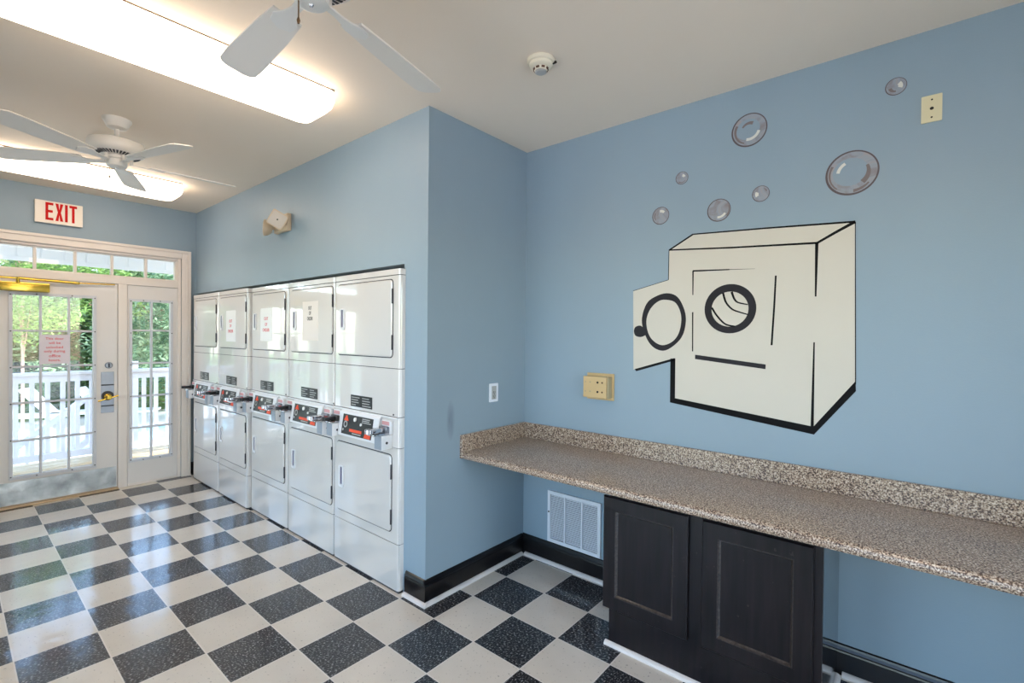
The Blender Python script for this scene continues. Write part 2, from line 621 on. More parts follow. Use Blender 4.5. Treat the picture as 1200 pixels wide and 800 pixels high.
def tag(o, label, cat, group=None):
    o['label'] = label
    o['category'] = cat
    if group:
        o['group'] = group
    return o


def struct(name, bm, mat, parent=None, smooth=False):
    o = obj(name, bm, mat, parent, smooth)
    if parent is None:
        o['kind'] = 'structure'
    return o


def text_bm(s, fn, cu, cv, height=None, width=None, depth=0.0008, d0=0.0, bold=0.0, spacing=1.0, bm=None):
    """letters as a thin mesh, centred on (cu, cv)"""
    cur = bpy.data.curves.new('lettering', 'FONT')
    cur.body = s
    cur.size = 1.0
    cur.space_character = spacing
    cur.offset = bold
    cur.resolution_u = 3
    tmp = bpy.data.objects.new('lettering', cur)
    COL.objects.link(tmp)
    dg = bpy.context.evaluated_depsgraph_get()
    dg.update()
    me = bpy.data.meshes.new_from_object(tmp.evaluated_get(dg))
    bpy.data.objects.remove(tmp)
    xs = [v.co.x for v in me.vertices]
    ys = [v.co.y for v in me.vertices]
    w, h = max(xs) - min(xs), max(ys) - min(ys)
    if height and width:
        su, sv = width / w, height / h
    elif height:
        su = sv = height / h
    else:
        su = sv = width / w
    mx, my = (max(xs) + min(xs)) / 2, (max(ys) + min(ys)) / 2
    bm = bm or bmesh.new()
    vs = [bm.verts.new(fn(cu + (v.co.x - mx) * su, cv + (v.co.y - my) * sv, d0 + depth)) for v in me.vertices]
    new = []
    for p in me.polygons:
        try:
            new.append(bm.faces.new([vs[i] for i in p.vertices]))
        except ValueError:
            pass
    ex = bmesh.ops.extrude_face_region(bm, geom=new)
    off = fn(0, 0, d0) - fn(0, 0, d0 + depth)
    for g in ex['geom']:
        if isinstance(g, bmesh.types.BMVert):
            g.co += off
    bpy.data.meshes.remove(me)
    bpy.data.curves.remove(cur)
    return bm


# ------------------------------------------------------------------ camera
cam_d = bpy.data.cameras.new('camera')
cam = bpy.data.objects.new('camera', cam_d)
COL.objects.link(cam)
yaw, pitch, roll = R(130.116), R(-0.629), R(0.591)
F = Vector((math.cos(pitch) * math.cos(yaw), math.cos(pitch) * math.sin(yaw), math.sin(pitch)))
r0 = F.cross(Vector((0, 0, 1))).normalized()
u0 = r0.cross(F)
rr = math.cos(roll) * r0 + math.sin(roll) * u0
uu = -math.sin(roll) * r0 + math.cos(roll) * u0
mw = Matrix((rr, uu, -F)).transposed().to_4x4()
mw.translation = Vector((1.698, -1.734, 1.555))
cam.matrix_world = mw
cam_d.sensor_width = 36.0
cam_d.lens = 561.54 * 36.0 / 1200.0
cam_d.clip_start = 0.02
cam_d.clip_end = 300
SC.camera = cam

# ------------------------------------------------------------------ room shell
struct('floor', mk((X_END - 0.14, X_RIGHT + 0.1, Y_REAR - 0.1, Y_MUR + 0.1, -0.06, 0.0)), 'floor')
struct('ceiling', mk((X_END - 0.14, X_RIGHT + 0.1, Y_REAR - 0.1, Y_MUR + 0.1, H, H + 0.08)), 'ceiling')
struct('wall_mural', mk((X_RET - 0.12, X_RIGHT + 0.1, Y_MUR, Y_MUR + 0.1, 0, H)), 'wall')
struct('wall_return', mk((X_RET - 0.12, X_RET, Y_DRY, Y_MUR, 0, H)), 'wall_scuffed')
NX0, NX1 = X_END, -0.665
struct('wall_dryers', mk((X_END, X_RET - 0.12, Y_DRY, Y_DRY + 0.12, NICHE_Z, H),
                         (NX1, X_RET - 0.12, Y_DRY, Y_DRY + 0.12, 0, NICHE_Z)), 'wall')
struct('wall_niche', mk((X_END, X_RET - 0.12, Y_DRY + 0.82, Y_DRY + 0.88, 0, H)), 'gasket')
ADDED_WINDOWS = ((-3.5, -2.0), (-1.1, 0.7), (1.25, 2.3))        # unseen windows added behind the photographer to let in daylight
WZ0, WZ1 = 0.06, 2.35
bm = mk((X_END - 0.14, X_RIGHT + 0.1, Y_REAR - 0.1, Y_REAR, 0, WZ0), (X_END - 0.14, X_RIGHT + 0.1, Y_REAR - 0.1, Y_REAR, WZ1, H))
edges = [X_END - 0.14] + [v for ab in ADDED_WINDOWS for v in ab] + [X_RIGHT + 0.1]
for k in range(0, len(edges), 2):
    box(bm, edges[k], edges[k + 1], Y_REAR - 0.1, Y_REAR, WZ0, WZ1)
struct('wall_rear', bm, 'wall')
for i, (a, b) in enumerate(ADDED_WINDOWS):
    bm = bmesh.new()
    on_rear = lambda u, v, d: Vector((u, Y_REAR + d, v))
    prism(bm, [(a - 0.08, WZ0 - 0.08), (b + 0.08, WZ0 - 0.08), (b + 0.08, WZ1 + 0.08), (a - 0.08, WZ1 + 0.08)], on_rear, 0.0, 0.018,
          hole=[(a, WZ0), (b, WZ0), (b, WZ1), (a, WZ1)])
    wn = struct('window_%d' % (4 + i), bm, 'trim')  # added for their light, out of view
    bm = mk((a, b, Y_REAR - 0.06, Y_REAR - 0.03, (WZ0 + WZ1) / 2 - 0.02, (WZ0 + WZ1) / 2 + 0.02))
    for k in (1, 2):
        xx = a + (b - a) * k / 3
        box(bm, xx - 0.01, xx + 0.01, Y_REAR - 0.055, Y_REAR - 0.035, WZ0, WZ1)
    obj('muntin_grid', bm, 'trim', wn)
    obj('pane', mk((a, b, Y_REAR - 0.047, Y_REAR - 0.043, WZ0, WZ1)), 'glass', wn)
RY0, RY1 = -1.9, 0.3  # wide unseen window added here to brighten the return wall
struct('wall_right', mk((X_RIGHT, X_RIGHT + 0.1, Y_REAR, RY0, 0, H), (X_RIGHT, X_RIGHT + 0.1, RY1, Y_MUR, 0, H),
                        (X_RIGHT, X_RIGHT + 0.1, RY0, RY1, 0, 0.06), (X_RIGHT, X_RIGHT + 0.1, RY0, RY1, 2.35, H)), 'wall')
bm = bmesh.new()
on_right = lambda u, v, d: Vector((X_RIGHT - d, u, v))
prism(bm, [(RY0 - 0.08, 0.0), (RY1 + 0.08, 0.0), (RY1 + 0.08, 2.43), (RY0 - 0.08, 2.43)], on_right, 0.0, 0.018,
      hole=[(RY0, 0.06), (RY1, 0.06), (RY1, 2.35), (RY0, 2.35)])
wn = struct('window_7', bm, 'trim')
obj('pane', mk((X_RIGHT + 0.043, X_RIGHT + 0.047, RY0, RY1, 0.06, 2.35)), 'glass', wn)
OY0, OY1, OZ1 = -2.105, -0.075, 2.36          # rough opening for the entry unit
struct('wall_entry', mk((X_END - 0.14, X_END, OY1, Y_MUR, 0, H), (X_END - 0.14, X_END, Y_REAR, OY0, 0, H),
                        (X_END - 0.14, X_END, OY0, OY1, OZ1, H)), 'wall')


def baseboard_bm(along, a0, a1, fixed, out):
    """moulded black skirting: profile height .142, depth .015"""
    prof = [(0, 0), (0.015, 0), (0.015, 0.105), (0.013, 0.112), (0.014, 0.118), (0.009, 0.128), (0.006, 0.137), (0, 0.142)]
    bm = bmesh.new()
    rings = []
    for a in (a0, a1):
        ring = []
        for d, z in prof:
            ring.append(bm.verts.new(Vector((a, fixed + out * d, z)) if along == 'x' else Vector((fixed + out * d, a, z))))
        rings.append(ring)
    loops_to_faces(bm, rings)
    return bm


def shoe_bm(along, a0, a1, fixed, out, size=0.020):
    prof = [(0, 0)] + [(size * math.cos(R(t)), size * math.sin(R(t))) for t in range(0, 91, 15)]
    bm = bmesh.new()
    rings = []
    for a in (a0, a1):
        rings.append([bm.verts.new(Vector((a, fixed + out * d, z)) if along == 'x' else Vector((fixed + out * d, a, z))) for d, z in prof])
    loops_to_faces(bm, rings)
    return bm


struct('baseboard_mural', baseboard_bm('x', X_RET, 0.528, Y_MUR, -1), 'blackbase')
struct('baseboard_mural_right', baseboard_bm('x', 1.44, X_RIGHT, Y_MUR, -1), 'blackbase')
struct('baseboard_return', baseboard_bm('y', Y_DRY - 0.015, Y_MUR - 0.015, X_RET, 1), 'blackbase')
struct('baseboard_dryers', baseboard_bm('x', -0.625, X_RET, Y_DRY, -1), 'blackbase')
struct('baseboard_entry', baseboard_bm('y', 0.004, Y_DRY + 0.3, X_END, 1), 'blackbase')
struct('trim_1', shoe_bm('x', X_RET + 0.035, 0.528, Y_MUR - 0.015, -1), 'shoe', smooth=True)
struct('trim_2', shoe_bm('x', 1.46, X_RIGHT, Y_MUR - 0.015, -1), 'shoe', smooth=True)
struct('trim_3', shoe_bm('y', Y_DRY - 0.035, Y_MUR - 0.035, X_RET + 0.015, 1), 'shoe', smooth=True)
struct('trim_4', shoe_bm('x', -0.625, X_RET + 0.035, Y_DRY - 0.015, -1), 'shoe', smooth=True)
struct('trim_5', shoe_bm('y', 0.006, Y_DRY - 0.06, X_END + 0.015, 1), 'shoe', smooth=True)

# ------------------------------------------------------------------ entry: casing, door, sidelights, transom
cas = bmesh.new()
yL, yR, zT = -2.184, 0.004, 2.434
for (a, b) in ((yR - 0.085, yR), (yL, yL + 0.085)):
    box(cas, X_END, X_END + 0.018, a, b, 0, zT, 0.004)
    box(cas, X_END + 0.018, X_END + 0.030, (b - 0.028 if b == yR else a), (b if b == yR else a + 0.028), 0, zT, 0.005)
    box(cas, X_END + 0.018, X_END + 0.024, a + 0.03, b - 0.03, 0, zT - 0.085, 0.003)
box(cas, X_END, X_END + 0.018, yL + 0.085, yR - 0.085, zT - 0.085, zT, 0.004)
box(cas, X_END + 0.018, X_END + 0.030, yL + 0.028, yR - 0.028, zT - 0.028, zT, 0.005)
struct('trim_6', cas, 'trim')
XF = X_END - 0.005    # face of frame members
fr = mk((XF - 0.11, XF, -0.111, -0.081, 0, 2.36), (XF - 0.11, XF, -2.10, -2.07, 0, 2.36),
        (XF - 0.11, XF, -2.07, -0.111, 2.325, 2.36), (XF - 0.11, XF + 0.004, -2.07, -0.111, 2.032, 2.106),
        (XF - 0.11, XF + 0.004, -0.615, -0.542, 0, 2.032), (XF - 0.11, XF + 0.004, -1.625, -1.552, 0, 2.032), bev=0.004)
struct('trim_7', fr, 'trim')
struct('trim_8', mk((X_END - 0.14, X_END + 0.045, -1.552, -0.615, 0.0, 0.016, 0.006)), 'threshold')

XG = X_END - 0.045   # glass plane


def screws(parent, pts, d):
    for (y, z) in pts:
        bm = bmesh.new()
        lathe(bm, [(0.0055, 0), (0.0055, 0.002), (0.003, 0.0035)], (X_END + d, y, z), 8, axis='X')
        obj('frame_screw', bm, 'hole', parent)


def lite(parent, y0, y1, z0, z1, v_m, h_m, xin, depth=0.035):
    """glazed insert with screwed frame, muntins and one pane"""
    fw = 0.024
    bm = bmesh.new()
    on = lambda u, v, d: Vector((xin + d, u, v))
    prism(bm, [(y0 - fw, z0 - fw), (y1 + fw, z0 - fw), (y1 + fw, z1 + fw), (y0 - fw, z1 + fw)], on, 0, 0.012,
          hole=[(y0, z0), (y1, z0), (y1, z1), (y0, z1)])
    prism(bm, [(y0 - fw, z0 - fw), (y1 + fw, z0 - fw), (y1 + fw, z1 + fw), (y0 - fw, z1 + fw)], on, -depth - 0.012, -depth,
          hole=[(y0, z0), (y1, z0), (y1, z1), (y0, z1)])
    f = obj('lite_frame', bm, 'liteframe', parent)
    bm = bmesh.new()
    for yy in v_m:
        box(bm, xin - depth + 0.005, xin + 0.004, yy - 0.009, yy + 0.009, z0, z1, 0.003)
    for zz in h_m:
        box(bm, xin - depth + 0.006, xin + 0.003, y0, y1, zz - 0.009, zz + 0.009, 0.003)
    obj('muntin_grid', bm, 'liteframe', parent)
    obj('pane', mk((xin - depth * 0.55 - 0.003, xin - depth * 0.55 + 0.001, y0, y1, z0, z1)), 'glass', parent)
    pts = []
    for zz in [z0 + (z1 - z0) * k / 5 for k in range(6)]:
        pts += [(y0 - fw / 2, zz), (y1 + fw / 2, zz)]
    for k in (0.28, 0.72):
        pts += [(y0 + (y1 - y0) * k, z0 - fw / 2), (y0 + (y1 - y0) * k, z1 + fw / 2)]
    screws(f, pts, xin - X_END + 0.012)
    return f


# the door leaf
XD = X_END - 0.012
DY0, DY1 = -1.549, -0.619
gy0, gy1, gz0, gz1 = -1.343, -0.803, 0.268, 1.878
leaf = mk((XD - 0.045, XD, DY0, gy0, 0.018, 2.028), (XD - 0.045, XD, gy1, DY1, 0.018, 2.028),
          (XD - 0.045, XD, gy0, gy1, 0.018, gz0), (XD - 0.045, XD, gy0, gy1, gz1, 2.028))
door = struct('door_1', leaf, 'door')
lite(door, gy0, gy1, gz0, gz1, (-1.165, -0.975), (0.58, 0.915, 1.237, 1.560), XD)
obj('kick_plate', mk((XD, XD + 0.002, DY0 + 0.01, DY1 - 0.008, 0.022, 0.222)), 'kick', door)
# latch plate, knob, deadbolt
pl = obj('latch_plate', mk((XD, XD + 0.004, -0.745, -0.645, 0.763, 1.165, 0.001)), 'steel', door)
bm = mk((XD + 0.004, XD + 0.007, -0.745, -0.645, 1.030, 1.042), (XD + 0.004, XD + 0.007, -0.745, -0.645, 0.826, 0.838))
lathe(bm, [(0.047, 0), (0.047, 0.004), (0.042, 0.006)], (XD + 0.004, -0.695, 0.930), 32, axis='X')
obj('latch_ring', bm, 'gasket', pl, True)
bm = bmesh.new()
lathe(bm, [(0.031, 0), (0.030, 0.008), (0.013, 0.014), (0.012, 0.030), (0.024, 0.038), (0.027, 0.050), (0.024, 0.060), (0.012, 0.065)], (XD + 0.008, -0.695, 0.918), 28, axis='X')
tube(bm, (XD + 0.060, -0.775, 0.888), (XD + 0.060, -0.620, 0.930), 0.0075)
obj('door_knob', bm, 'brass', door, True)
bm = bmesh.new()
lathe(bm, [(0.031, 0), (0.031, 0.010), (0.025, 0.016)], (XD, -0.686, 1.229), 28, axis='X')
db = obj('deadbolt', bm, 'steel', door, True)
bm = mk((XD + 0.016, XD + 0.028, -0.692, -0.680, 1.208, 1.250, 0.004))
obj('thumb_turn', bm, 'gasket', db)
# brass closer at the head of the door
cl = obj('door_closer', mk((XD, XD + 0.055, -1.47, -1.108, 1.907, 1.986, 0.008)), 'brass', door, True)
bm = bmesh.new()
tube(bm, (XD + 0.050, -1.49, 2.020), (XD + 0.050, -1.16, 2.016), 0.008)
tube(bm, (XD + 0.050, -1.312, 1.98), (XD + 0.050, -1.312, 2.030), 0.013)
tube(bm, (XD + 0.050, -1.312, 2.020), (XD + 0.030, -0.925, 2.012), 0.012)
lathe(bm, [(0.016, 0), (0.016, 0.022)], (XD + 0.028, -0.918, 2.000), 16)
tube(bm, (XD + 0.030, -0.92, 2.012), (XD + 0.016, -0.640, 2.022), 0.006)
obj('closer_arm', bm, 'brass', cl, True)

# sidelights
for nm, a0, a1 in (('window_1', -0.539, -0.113), ('window_2', -2.068, -1.627)):  # window_2 is out of view, added to mirror the first and admit light
    c0, c1 = (-0.502, -0.178) if nm == 'window_1' else (-2.028, -1.667)
    pan = mk((XD - 0.045, XD, a0, c0, 0.0, 2.030), (XD - 0.045, XD, c1, a1, 0.0, 2.030),
             (XD - 0.045, XD, c0, c1, 0.0, 0.262), (XD - 0.045, XD, c0, c1, 1.87, 2.030))
    w = struct(nm, pan, 'door')
    lite(w, c0, c1, 0.262, 1.87, ((c0 + c1) / 2,), (0.580, 0.902, 1.238, 1.575), XD)
    obj('sill_strip', mk((XD, XD + 0.010, a0, a1, 0.0, 0.022, 0.004)), 'trim', w)
# transom
bm = mk((XF - 0.08, XF - 0.02, -2.07, -2.05, 2.106, 2.325), (XF - 0.08, XF - 0.02, -0.131, -0.111, 2.106, 2.325),
        (XF - 0.08, XF - 0.02, -2.05, -0.131, 2.106, 2.118), (XF - 0.08, XF - 0.02, -2.05, -0.131, 2.315, 2.325))
w = struct('window_3', bm, 'trim')
bm = bmesh.new()
for k in range(6):
    yy = -0.384 - 0.2725 * k
    box(bm, XF - 0.07, XF - 0.025, yy - 0.011, yy + 0.011, 2.118, 2.315, 0.003)
obj('muntin_bar', bm, 'trim', w)
obj('pane', mk((XF - 0.052, XF - 0.048, -2.05, -0.131, 2.118, 2.315)), 'glass', w)

# paper notice on the door glass
sx = XD + 0.0125
s = thing('door_notice', 'white paper notice with six lines of red writing on the door glass', 'notice', (sx, -1.07, 1.256))
on_sign = lambda u, v, d: Vector((sx + d, u, v))
bm = bmesh.new()
prism(bm, rrect(-1.176, -0.972, 1.256, 1.525, 0.008), on_sign, 0.0, 0.002)
obj('sheet', bm, 'paper_lilac', s)
for k, (ln, wd) in enumerate((('This door', 0.122), ('will be', 0.080), ('unlocked', 0.112), ('only during', 0.142), ('office', 0.078), ('hours.', 0.078))):
    obj('lettering', text_bm(ln, on_sign, -1.074, 1.490 - 0.0395 * k, width=wd, d0=0.002, depth=0.0005, bold=0.012), 'ink_red', s)

# EXIT sign
s = thing('exit_sign', 'white box sign with red EXIT letters above the door', 'exit sign', (X_END, -1.045, 2.537))
obj('housing', mk((X_END, X_END + 0.040, -1.207, -0.886, 2.537, 2.735, 0.004)), 'exit_face', s)
bm = bmesh.new()
prism(bm, [(-1.207, 2.537), (-0.886, 2.537), (-0.886, 2.735), (-1.207, 2.735)], on_end, 0.040, 0.043,
      hole=[(-1.197, 2.547), (-0.896, 2.547), (-0.896, 2.725), (-1.197, 2.725)])
obj('face_rim', bm, 'exit_face', s)
def exit_letter(polys):
    for p in polys:
        prism(bm, p, on_end, 0.040, 0.042)


bm = bmesh.new()
z0, z1, sw, sh = 2.564, 2.722, 0.0185, 0.022
rc = lambda a, b, c, d: [(a, c), (b, c), (b, d), (a, d)]
exit_letter([[(-1.139, z0), (-1.087, z0), (-1.087, z0 + sh), (-1.139 + sw, z0 + sh), (-1.139 + sw, 2.633), (-1.091, 2.633), (-1.091, 2.633 + sh), (-1.139 + sw, 2.633 + sh),
              (-1.139 + sw, z1 - sh), (-1.087, z1 - sh), (-1.087, z1), (-1.139, z1)]])
cx_ = -1.047
exit_letter([[(cx_ - 0.0265, z0), (cx_ - 0.006, z0), (cx_, 2.619), (cx_ + 0.006, z0), (cx_ + 0.0265, z0), (cx_ + 0.0105, 2.643), (cx_ + 0.0265, z1), (cx_ + 0.006, z1), (cx_, 2.667), (cx_ - 0.006, z1), (cx_ - 0.0265, z1), (cx_ - 0.0105, 2.643)]])
exit_letter([rc(-1.009, -1.009 + sw, z0, z1)])
exit_letter([[(-0.9615, z0), (-0.943, z0), (-0.943, z1 - sh), (-0.926, z1 - sh), (-0.926, z1), (-0.979, z1), (-0.979, z1 - sh), (-0.9615, z1 - sh)]])
obj('lettering', bm, 'red', s)

# ------------------------------------------------------------------ stacked dryers
def dryer_door(parent, x0, x1, z0, z1, yf):
    on = on_dry(yf)
    bm = bmesh.new()
    prism(bm, rrect(x0 - 0.007, x1 + 0.006, z0 - 0.006, z1 + 0.006, 0.030), on, 0.0, 0.001)
    obj('door_gasket', bm, 'gasket', parent)
    bm = bmesh.new()
    o = rrect(x0, x1, z0, z1, 0.024)
    o2 = rrect(x0 + 0.006, x1 - 0.006, z0 + 0.006, z1 - 0.006, 0.02)
    rings = [[bm.verts.new(on(u, v, 0.001)) for u, v in o], [bm.verts.new(on(u, v, 0.006)) for u, v in o], [bm.verts.new(on(u, v, 0.010)) for u, v in o2]]
    loops_to_faces(bm, rings)
    d = obj('door', bm, 'enamel', parent, True)
    # pull: raised rim round a flat plate coloured as the slot's shade
    hx0 = x0 + 0.040
    hz = z0 + 0.16 if z1 - z0 < 0.469 else z0 + 0.165
    hz1 = hz + 0.145
    bm = bmesh.new()
    prism(bm, rrect(hx0, hx0 + 0.058, hz, hz1, 0.012), on, 0.010, 0.016,
          hole=rrect(hx0 + 0.017, hx0 + 0.043, hz + 0.018, hz1 - 0.008, 0.006))
    h = obj('handle', bm, 'enamel_rough', d, True)
    bm = bmesh.new()
    prism(bm, rrect(hx0 + 0.016, hx0 + 0.044, hz + 0.017, hz1 - 0.007, 0.006), on, 0.010, 0.0112)
    obj('handle_recess', bm, 'recess', d)
    for za, zb in ((z1 - 0.145, z1 - 0.055), (z0 + 0.045, z0 + 0.135)):
        obj('hinge', mk((x1 - 0.001, x1 + 0.007, yf - 0.011, yf, za, zb, 0.001)), 'gasket', d)
    return d


def coin_slide(parent, xc, zc, yf, dark):
    L = 0.105 if dark else 0.140
    sl = obj('coin_slide', mk((xc - 0.045, xc + 0.045, yf - 0.024, yf, zc - 0.030, zc + 0.052, 0.006)), 'enamel_rough', parent, True)
    obj('slide_mount', mk((xc - 0.038, xc + 0.038, yf - 0.050, yf - 0.024, zc - 0.022, zc + 0.018, 0.005)), 'black' if dark else 'steel', sl, True)
    bm = mk((xc - 0.024, xc + 0.024, yf - L, yf - 0.050, zc - 0.012, zc + 0.012, 0.004))
    lathe(bm, [(0.004, -0.014), (0.026, -0.012), (0.026, 0.012), (0.004, 0.014)], (xc, yf - L, zc), 20)
    obj('slide_bar', bm, 'black' if dark else 'chrome', sl, True)
    obj('slide_tray', mk((xc - 0.036, xc + 0.036, yf - L + 0.006, yf - 0.024, zc - 0.028, zc - 0.018, 0.003)), 'chrome', sl, True)
    obj('price_label', mk((xc - 0.036, xc + 0.036, yf - 0.026, yf - 0.024, zc + 0.024, zc + 0.046)), 'pink', sl)
    if dark:
        obj('slide_tip_label', mk((xc - 0.012, xc + 0.012, yf - L - 0.006, yf - L + 0.010, zc + 0.013, zc + 0.0145)), 'red', sl)
    cb = obj('coin_box', mk((xc - 0.036, xc + 0.036, yf - 0.078, yf, zc - 0.118, zc - 0.032, 0.003)), 'enamel_rough', parent, True)
    obj('box_front', mk((xc - 0.034, xc + 0.034, yf - 0.081, yf - 0.078, zc - 0.116, zc - 0.034, 0.001)), 'box_front_grey', cb)  # front plate greyer than the box sides
    bm = bmesh.new()
    lathe(bm, [(0.008, 0), (0.008, 0.003)], (xc + 0.036, yf - 0.042, zc - 0.078), 14, axis='X')
    obj('coin_lock', bm, 'gasket', cb)


def make_dryer(x0, x1, yf, dx0, label):
    """x0..x1 body, yf front plane, dx0 left edge of the doors"""
    root = thing('stacked_dryer', label, 'dryer', ((x0 + x1) / 2, yf + 0.35, 0.0), 'coin-operated stacked dryers along the wall')
    D = 0.70
    rb = 0.018

    def cabinet(z0, z1, y=yf):
        bm = bmesh.new()
        pts = [(x0, y + D)] + [(x0 + rb - rb * math.cos(R(t)), y + rb - rb * math.sin(R(t))) for t in range(0, 91, 15)] + \
              [(x1 - rb + rb * math.sin(R(t)), y + rb - rb * math.cos(R(t))) for t in range(0, 91, 15)] + [(x1, y + D)]
        rings = [[bm.verts.new((a, b, z)) for a, b in pts] for z in (z0, z1)]
        loops_to_faces(bm, rings)
        return bm
    obj('kick_panel', cabinet(0.014, 0.292), 'enamel', root, True)
    obj('lower_cabinet', cabinet(0.296, 0.872), 'enamel', root, True)
    obj('control_section', cabinet(0.876, 1.058), 'enamel', root, True)
    obj('middle_panel', cabinet(1.062, 1.350), 'enamel', root, True)
    obj('upper_cabinet', cabinet(1.354, 1.914), 'enamel', root, True)
    obj('top_cap', cabinet(1.918, 1.953, yf - 0.003), 'enamel', root, True)
    obj('seam_backing', mk((x0 + 0.004, x1 - 0.004, yf + 0.006, yf + D - 0.01, 0.0, 1.95)), 'gasket', root)
    dx1 = dx0 + 0.620
    dryer_door(root, dx0, dx1, 1.420, 1.890, yf)
    dryer_door(root, dx0, dx1, 0.360, 0.824, yf)
    on = on_dry(yf)
    # rating plate
    px = dx0 + 0.165
    pb = obj('rating_plate', mk((px, px + 0.245, yf - 0.002, yf, 1.080, 1.156)), 'black', root)
    bm = bmesh.new()
    rnd = random.Random(int(abs(x0) * 100))
    for col_ in (0, 1):
        for k in range(4):
            a = px + 0.010 + 0.125 * col_
            box(bm, a, a + rnd.uniform(0.05, 0.10), yf - 0.0028, yf - 0.002, 1.090 + 0.016 * k, 1.0955 + 0.016 * k)
    obj('plate_print', bm, 'label_grey', pb)
    obj('panel_screw', mk((dx1 + 0.010, dx1 + 0.020, yf - 0.003, yf, 1.068, 1.078)), 'gasket', root)
    # control housing with black fascia
    bm = bmesh.new()
    pr = [(0.0, 0.880), (0.042, 0.884), (0.042, 0.892), (0.020, 1.036), (0.006, 1.050), (0.0, 1.052)]
    hx0, hx1 = dx0 + 0.070, dx0 + 0.520
    rings = [[bm.verts.new((x, yf - d, z)) for d, z in pr] for x in (hx0, hx1)]
    loops_to_faces(bm, rings)
    ch = obj('control_housing', bm, 'enamel_rough', root)
    def fascia(u, v, d):          # sloped face of the housing
        t = (v - 0.892) / (1.036 - 0.892)
        return Vector((u, yf - (0.042 + (0.020 - 0.042) * t) - d, v))
    fx0 = dx0 + 0.115
    bm = bmesh.new()
    prism(bm, [(fx0, 0.898), (fx0 + 0.345, 0.898), (fx0 + 0.345, 1.026), (fx0, 1.026)], fascia, 0.0, 0.002)
    fa = obj('fascia', bm, 'black', ch)
    bm = bmesh.new()
    prism(bm, [(fx0 + 0.018, 0.985), (fx0 + 0.072, 0.985), (fx0 + 0.052, 1.018), (fx0 + 0.038, 1.018)], fascia, 0.002, 0.004)
    obj('warning_mark', bm, 'orange', fa)
    bm = bmesh.new()
    cpts = lambda cx, cz, r_, n=20: [(cx + r_ * math.cos(2 * PI * i / n), cz + r_ * math.sin(2 * PI * i / n)) for i in range(n)]
    prism(bm, cpts(fx0 + 0.040, 0.962, 0.022), fascia, 0.002, 0.0035, hole=cpts(fx0 + 0.040, 0.962, 0.014))
    obj('dial_mark', bm, 'label_grey', fa)
    bm = bmesh.new()
    prism(bm, cpts(fx0 + 0.018, 0.925, 0.008), fascia, 0.002, 0.0035)
    obj('indicator_dot', bm, 'label_grey', fa)
    bm = bmesh.new()
    for k, wv in enumerate((0.10, 0.08, 0.085)):
        prism(bm, [(fx0 + 0.225, 0.990 + 0.011 * k), (fx0 + 0.225 + wv, 0.990 + 0.011 * k), (fx0 + 0.225 + wv, 0.995 + 0.011 * k), (fx0 + 0.225, 0.995 + 0.011 * k)], fascia, 0.002, 0.003)
    obj('fascia_print', bm, 'label_grey', fa)
    bm = bmesh.new()
    prism(bm, [(fx0 + 0.13, 0.908), (fx0 + 0.23, 0.908), (fx0 + 0.23, 0.914), (fx0 + 0.13, 0.914)], fascia, 0.002, 0.003)
    obj('fascia_print', bm, 'label_grey', fa)
    bm = bmesh.new()
    prism(bm, cpts(fx0 + 0.150, 1.003, 0.013), fascia, 0.002, 0.010)
    obj('start_button', bm, 'paper', fa)
    bm = bmesh.new()
    prism(bm, cpts(fx0 + 0.220, 0.978, 0.009), fascia, 0.002, 0.007)
    obj('selector_button', bm, 'paper', fa)
    bm = bmesh.new()
    prism(bm, [(fx0 + 0.095, 0.920), (fx0 + 0.235, 0.920), (fx0 + 0.235, 0.938), (fx0 + 0.095, 0.938)], fascia, 0.002, 0.0035)
    obj('red_stripe', bm, 'orange', fa)
    bm = bmesh.new()
    prism(bm, [(fx0 + 0.265, 0.901), (fx0 + 0.335, 0.901), (fx0 + 0.335, 0.945), (fx0 + 0.278, 0.940)], fascia, 0.002, 0.0035)
    obj('red_corner', bm, 'orange', fa)
    coin_slide(root, dx0 + 0.030, 0.990, yf, True)
    coin_slide(root, dx0 + 0.590, 0.985, yf, False)
    obj('slide_rail', mk((x0 + 0.010, x1 - 0.010, yf - 0.008, yf, 1.050, 1.058, 0.002)), 'enamel_rough', root)
    return root


Y3 = 0.020
make_dryer(-1.392, -0.652, Y3, -1.345, 'white stacked dryer with no notice, nearest the wall corner')
make_dryer(-2.084, -1.396, Y3, -2.035, 'white stacked dryer with a square-cornered black-lettered notice on its upper door')
make_dryer(-2.790, -2.090, Y3, -2.757, 'white stacked dryer with a red-lettered notice, in the middle of the five')
make_dryer(-3.472, -2.796, -0.012, -3.436, 'white stacked dryer with a red-lettered notice, second from the door')
make_dryer(-4.204, -3.476, -0.012, -4.150, 'white stacked dryer with no notice, beside the entrance door frame')


def dryer_sign(x0, x1, z0, z1, yd, label, paper, ink, rows, rad, wd):
    yy = yd - 0.010
    on = on_dry(yy)
    s = thing('out_of_order_notice', label, 'notice', ((x0 + x1) / 2, yy, z0), 'out of order notices on the dryers')
    bm = bmesh.new()
    prism(bm, rrect(x0, x1, z0, z1, rad), on, 0.0, 0.0015)
    obj('sheet', bm, paper, s)
    for (ln, rel, wf) in rows:
        obj('lettering', text_bm(ln, on, (x0 + x1) / 2 - 0.004, z1 - rel * (z1 - z0), width=wf * wd, height=0.027, d0=0.0015, depth=0.0005, bold=0.015), ink, s)


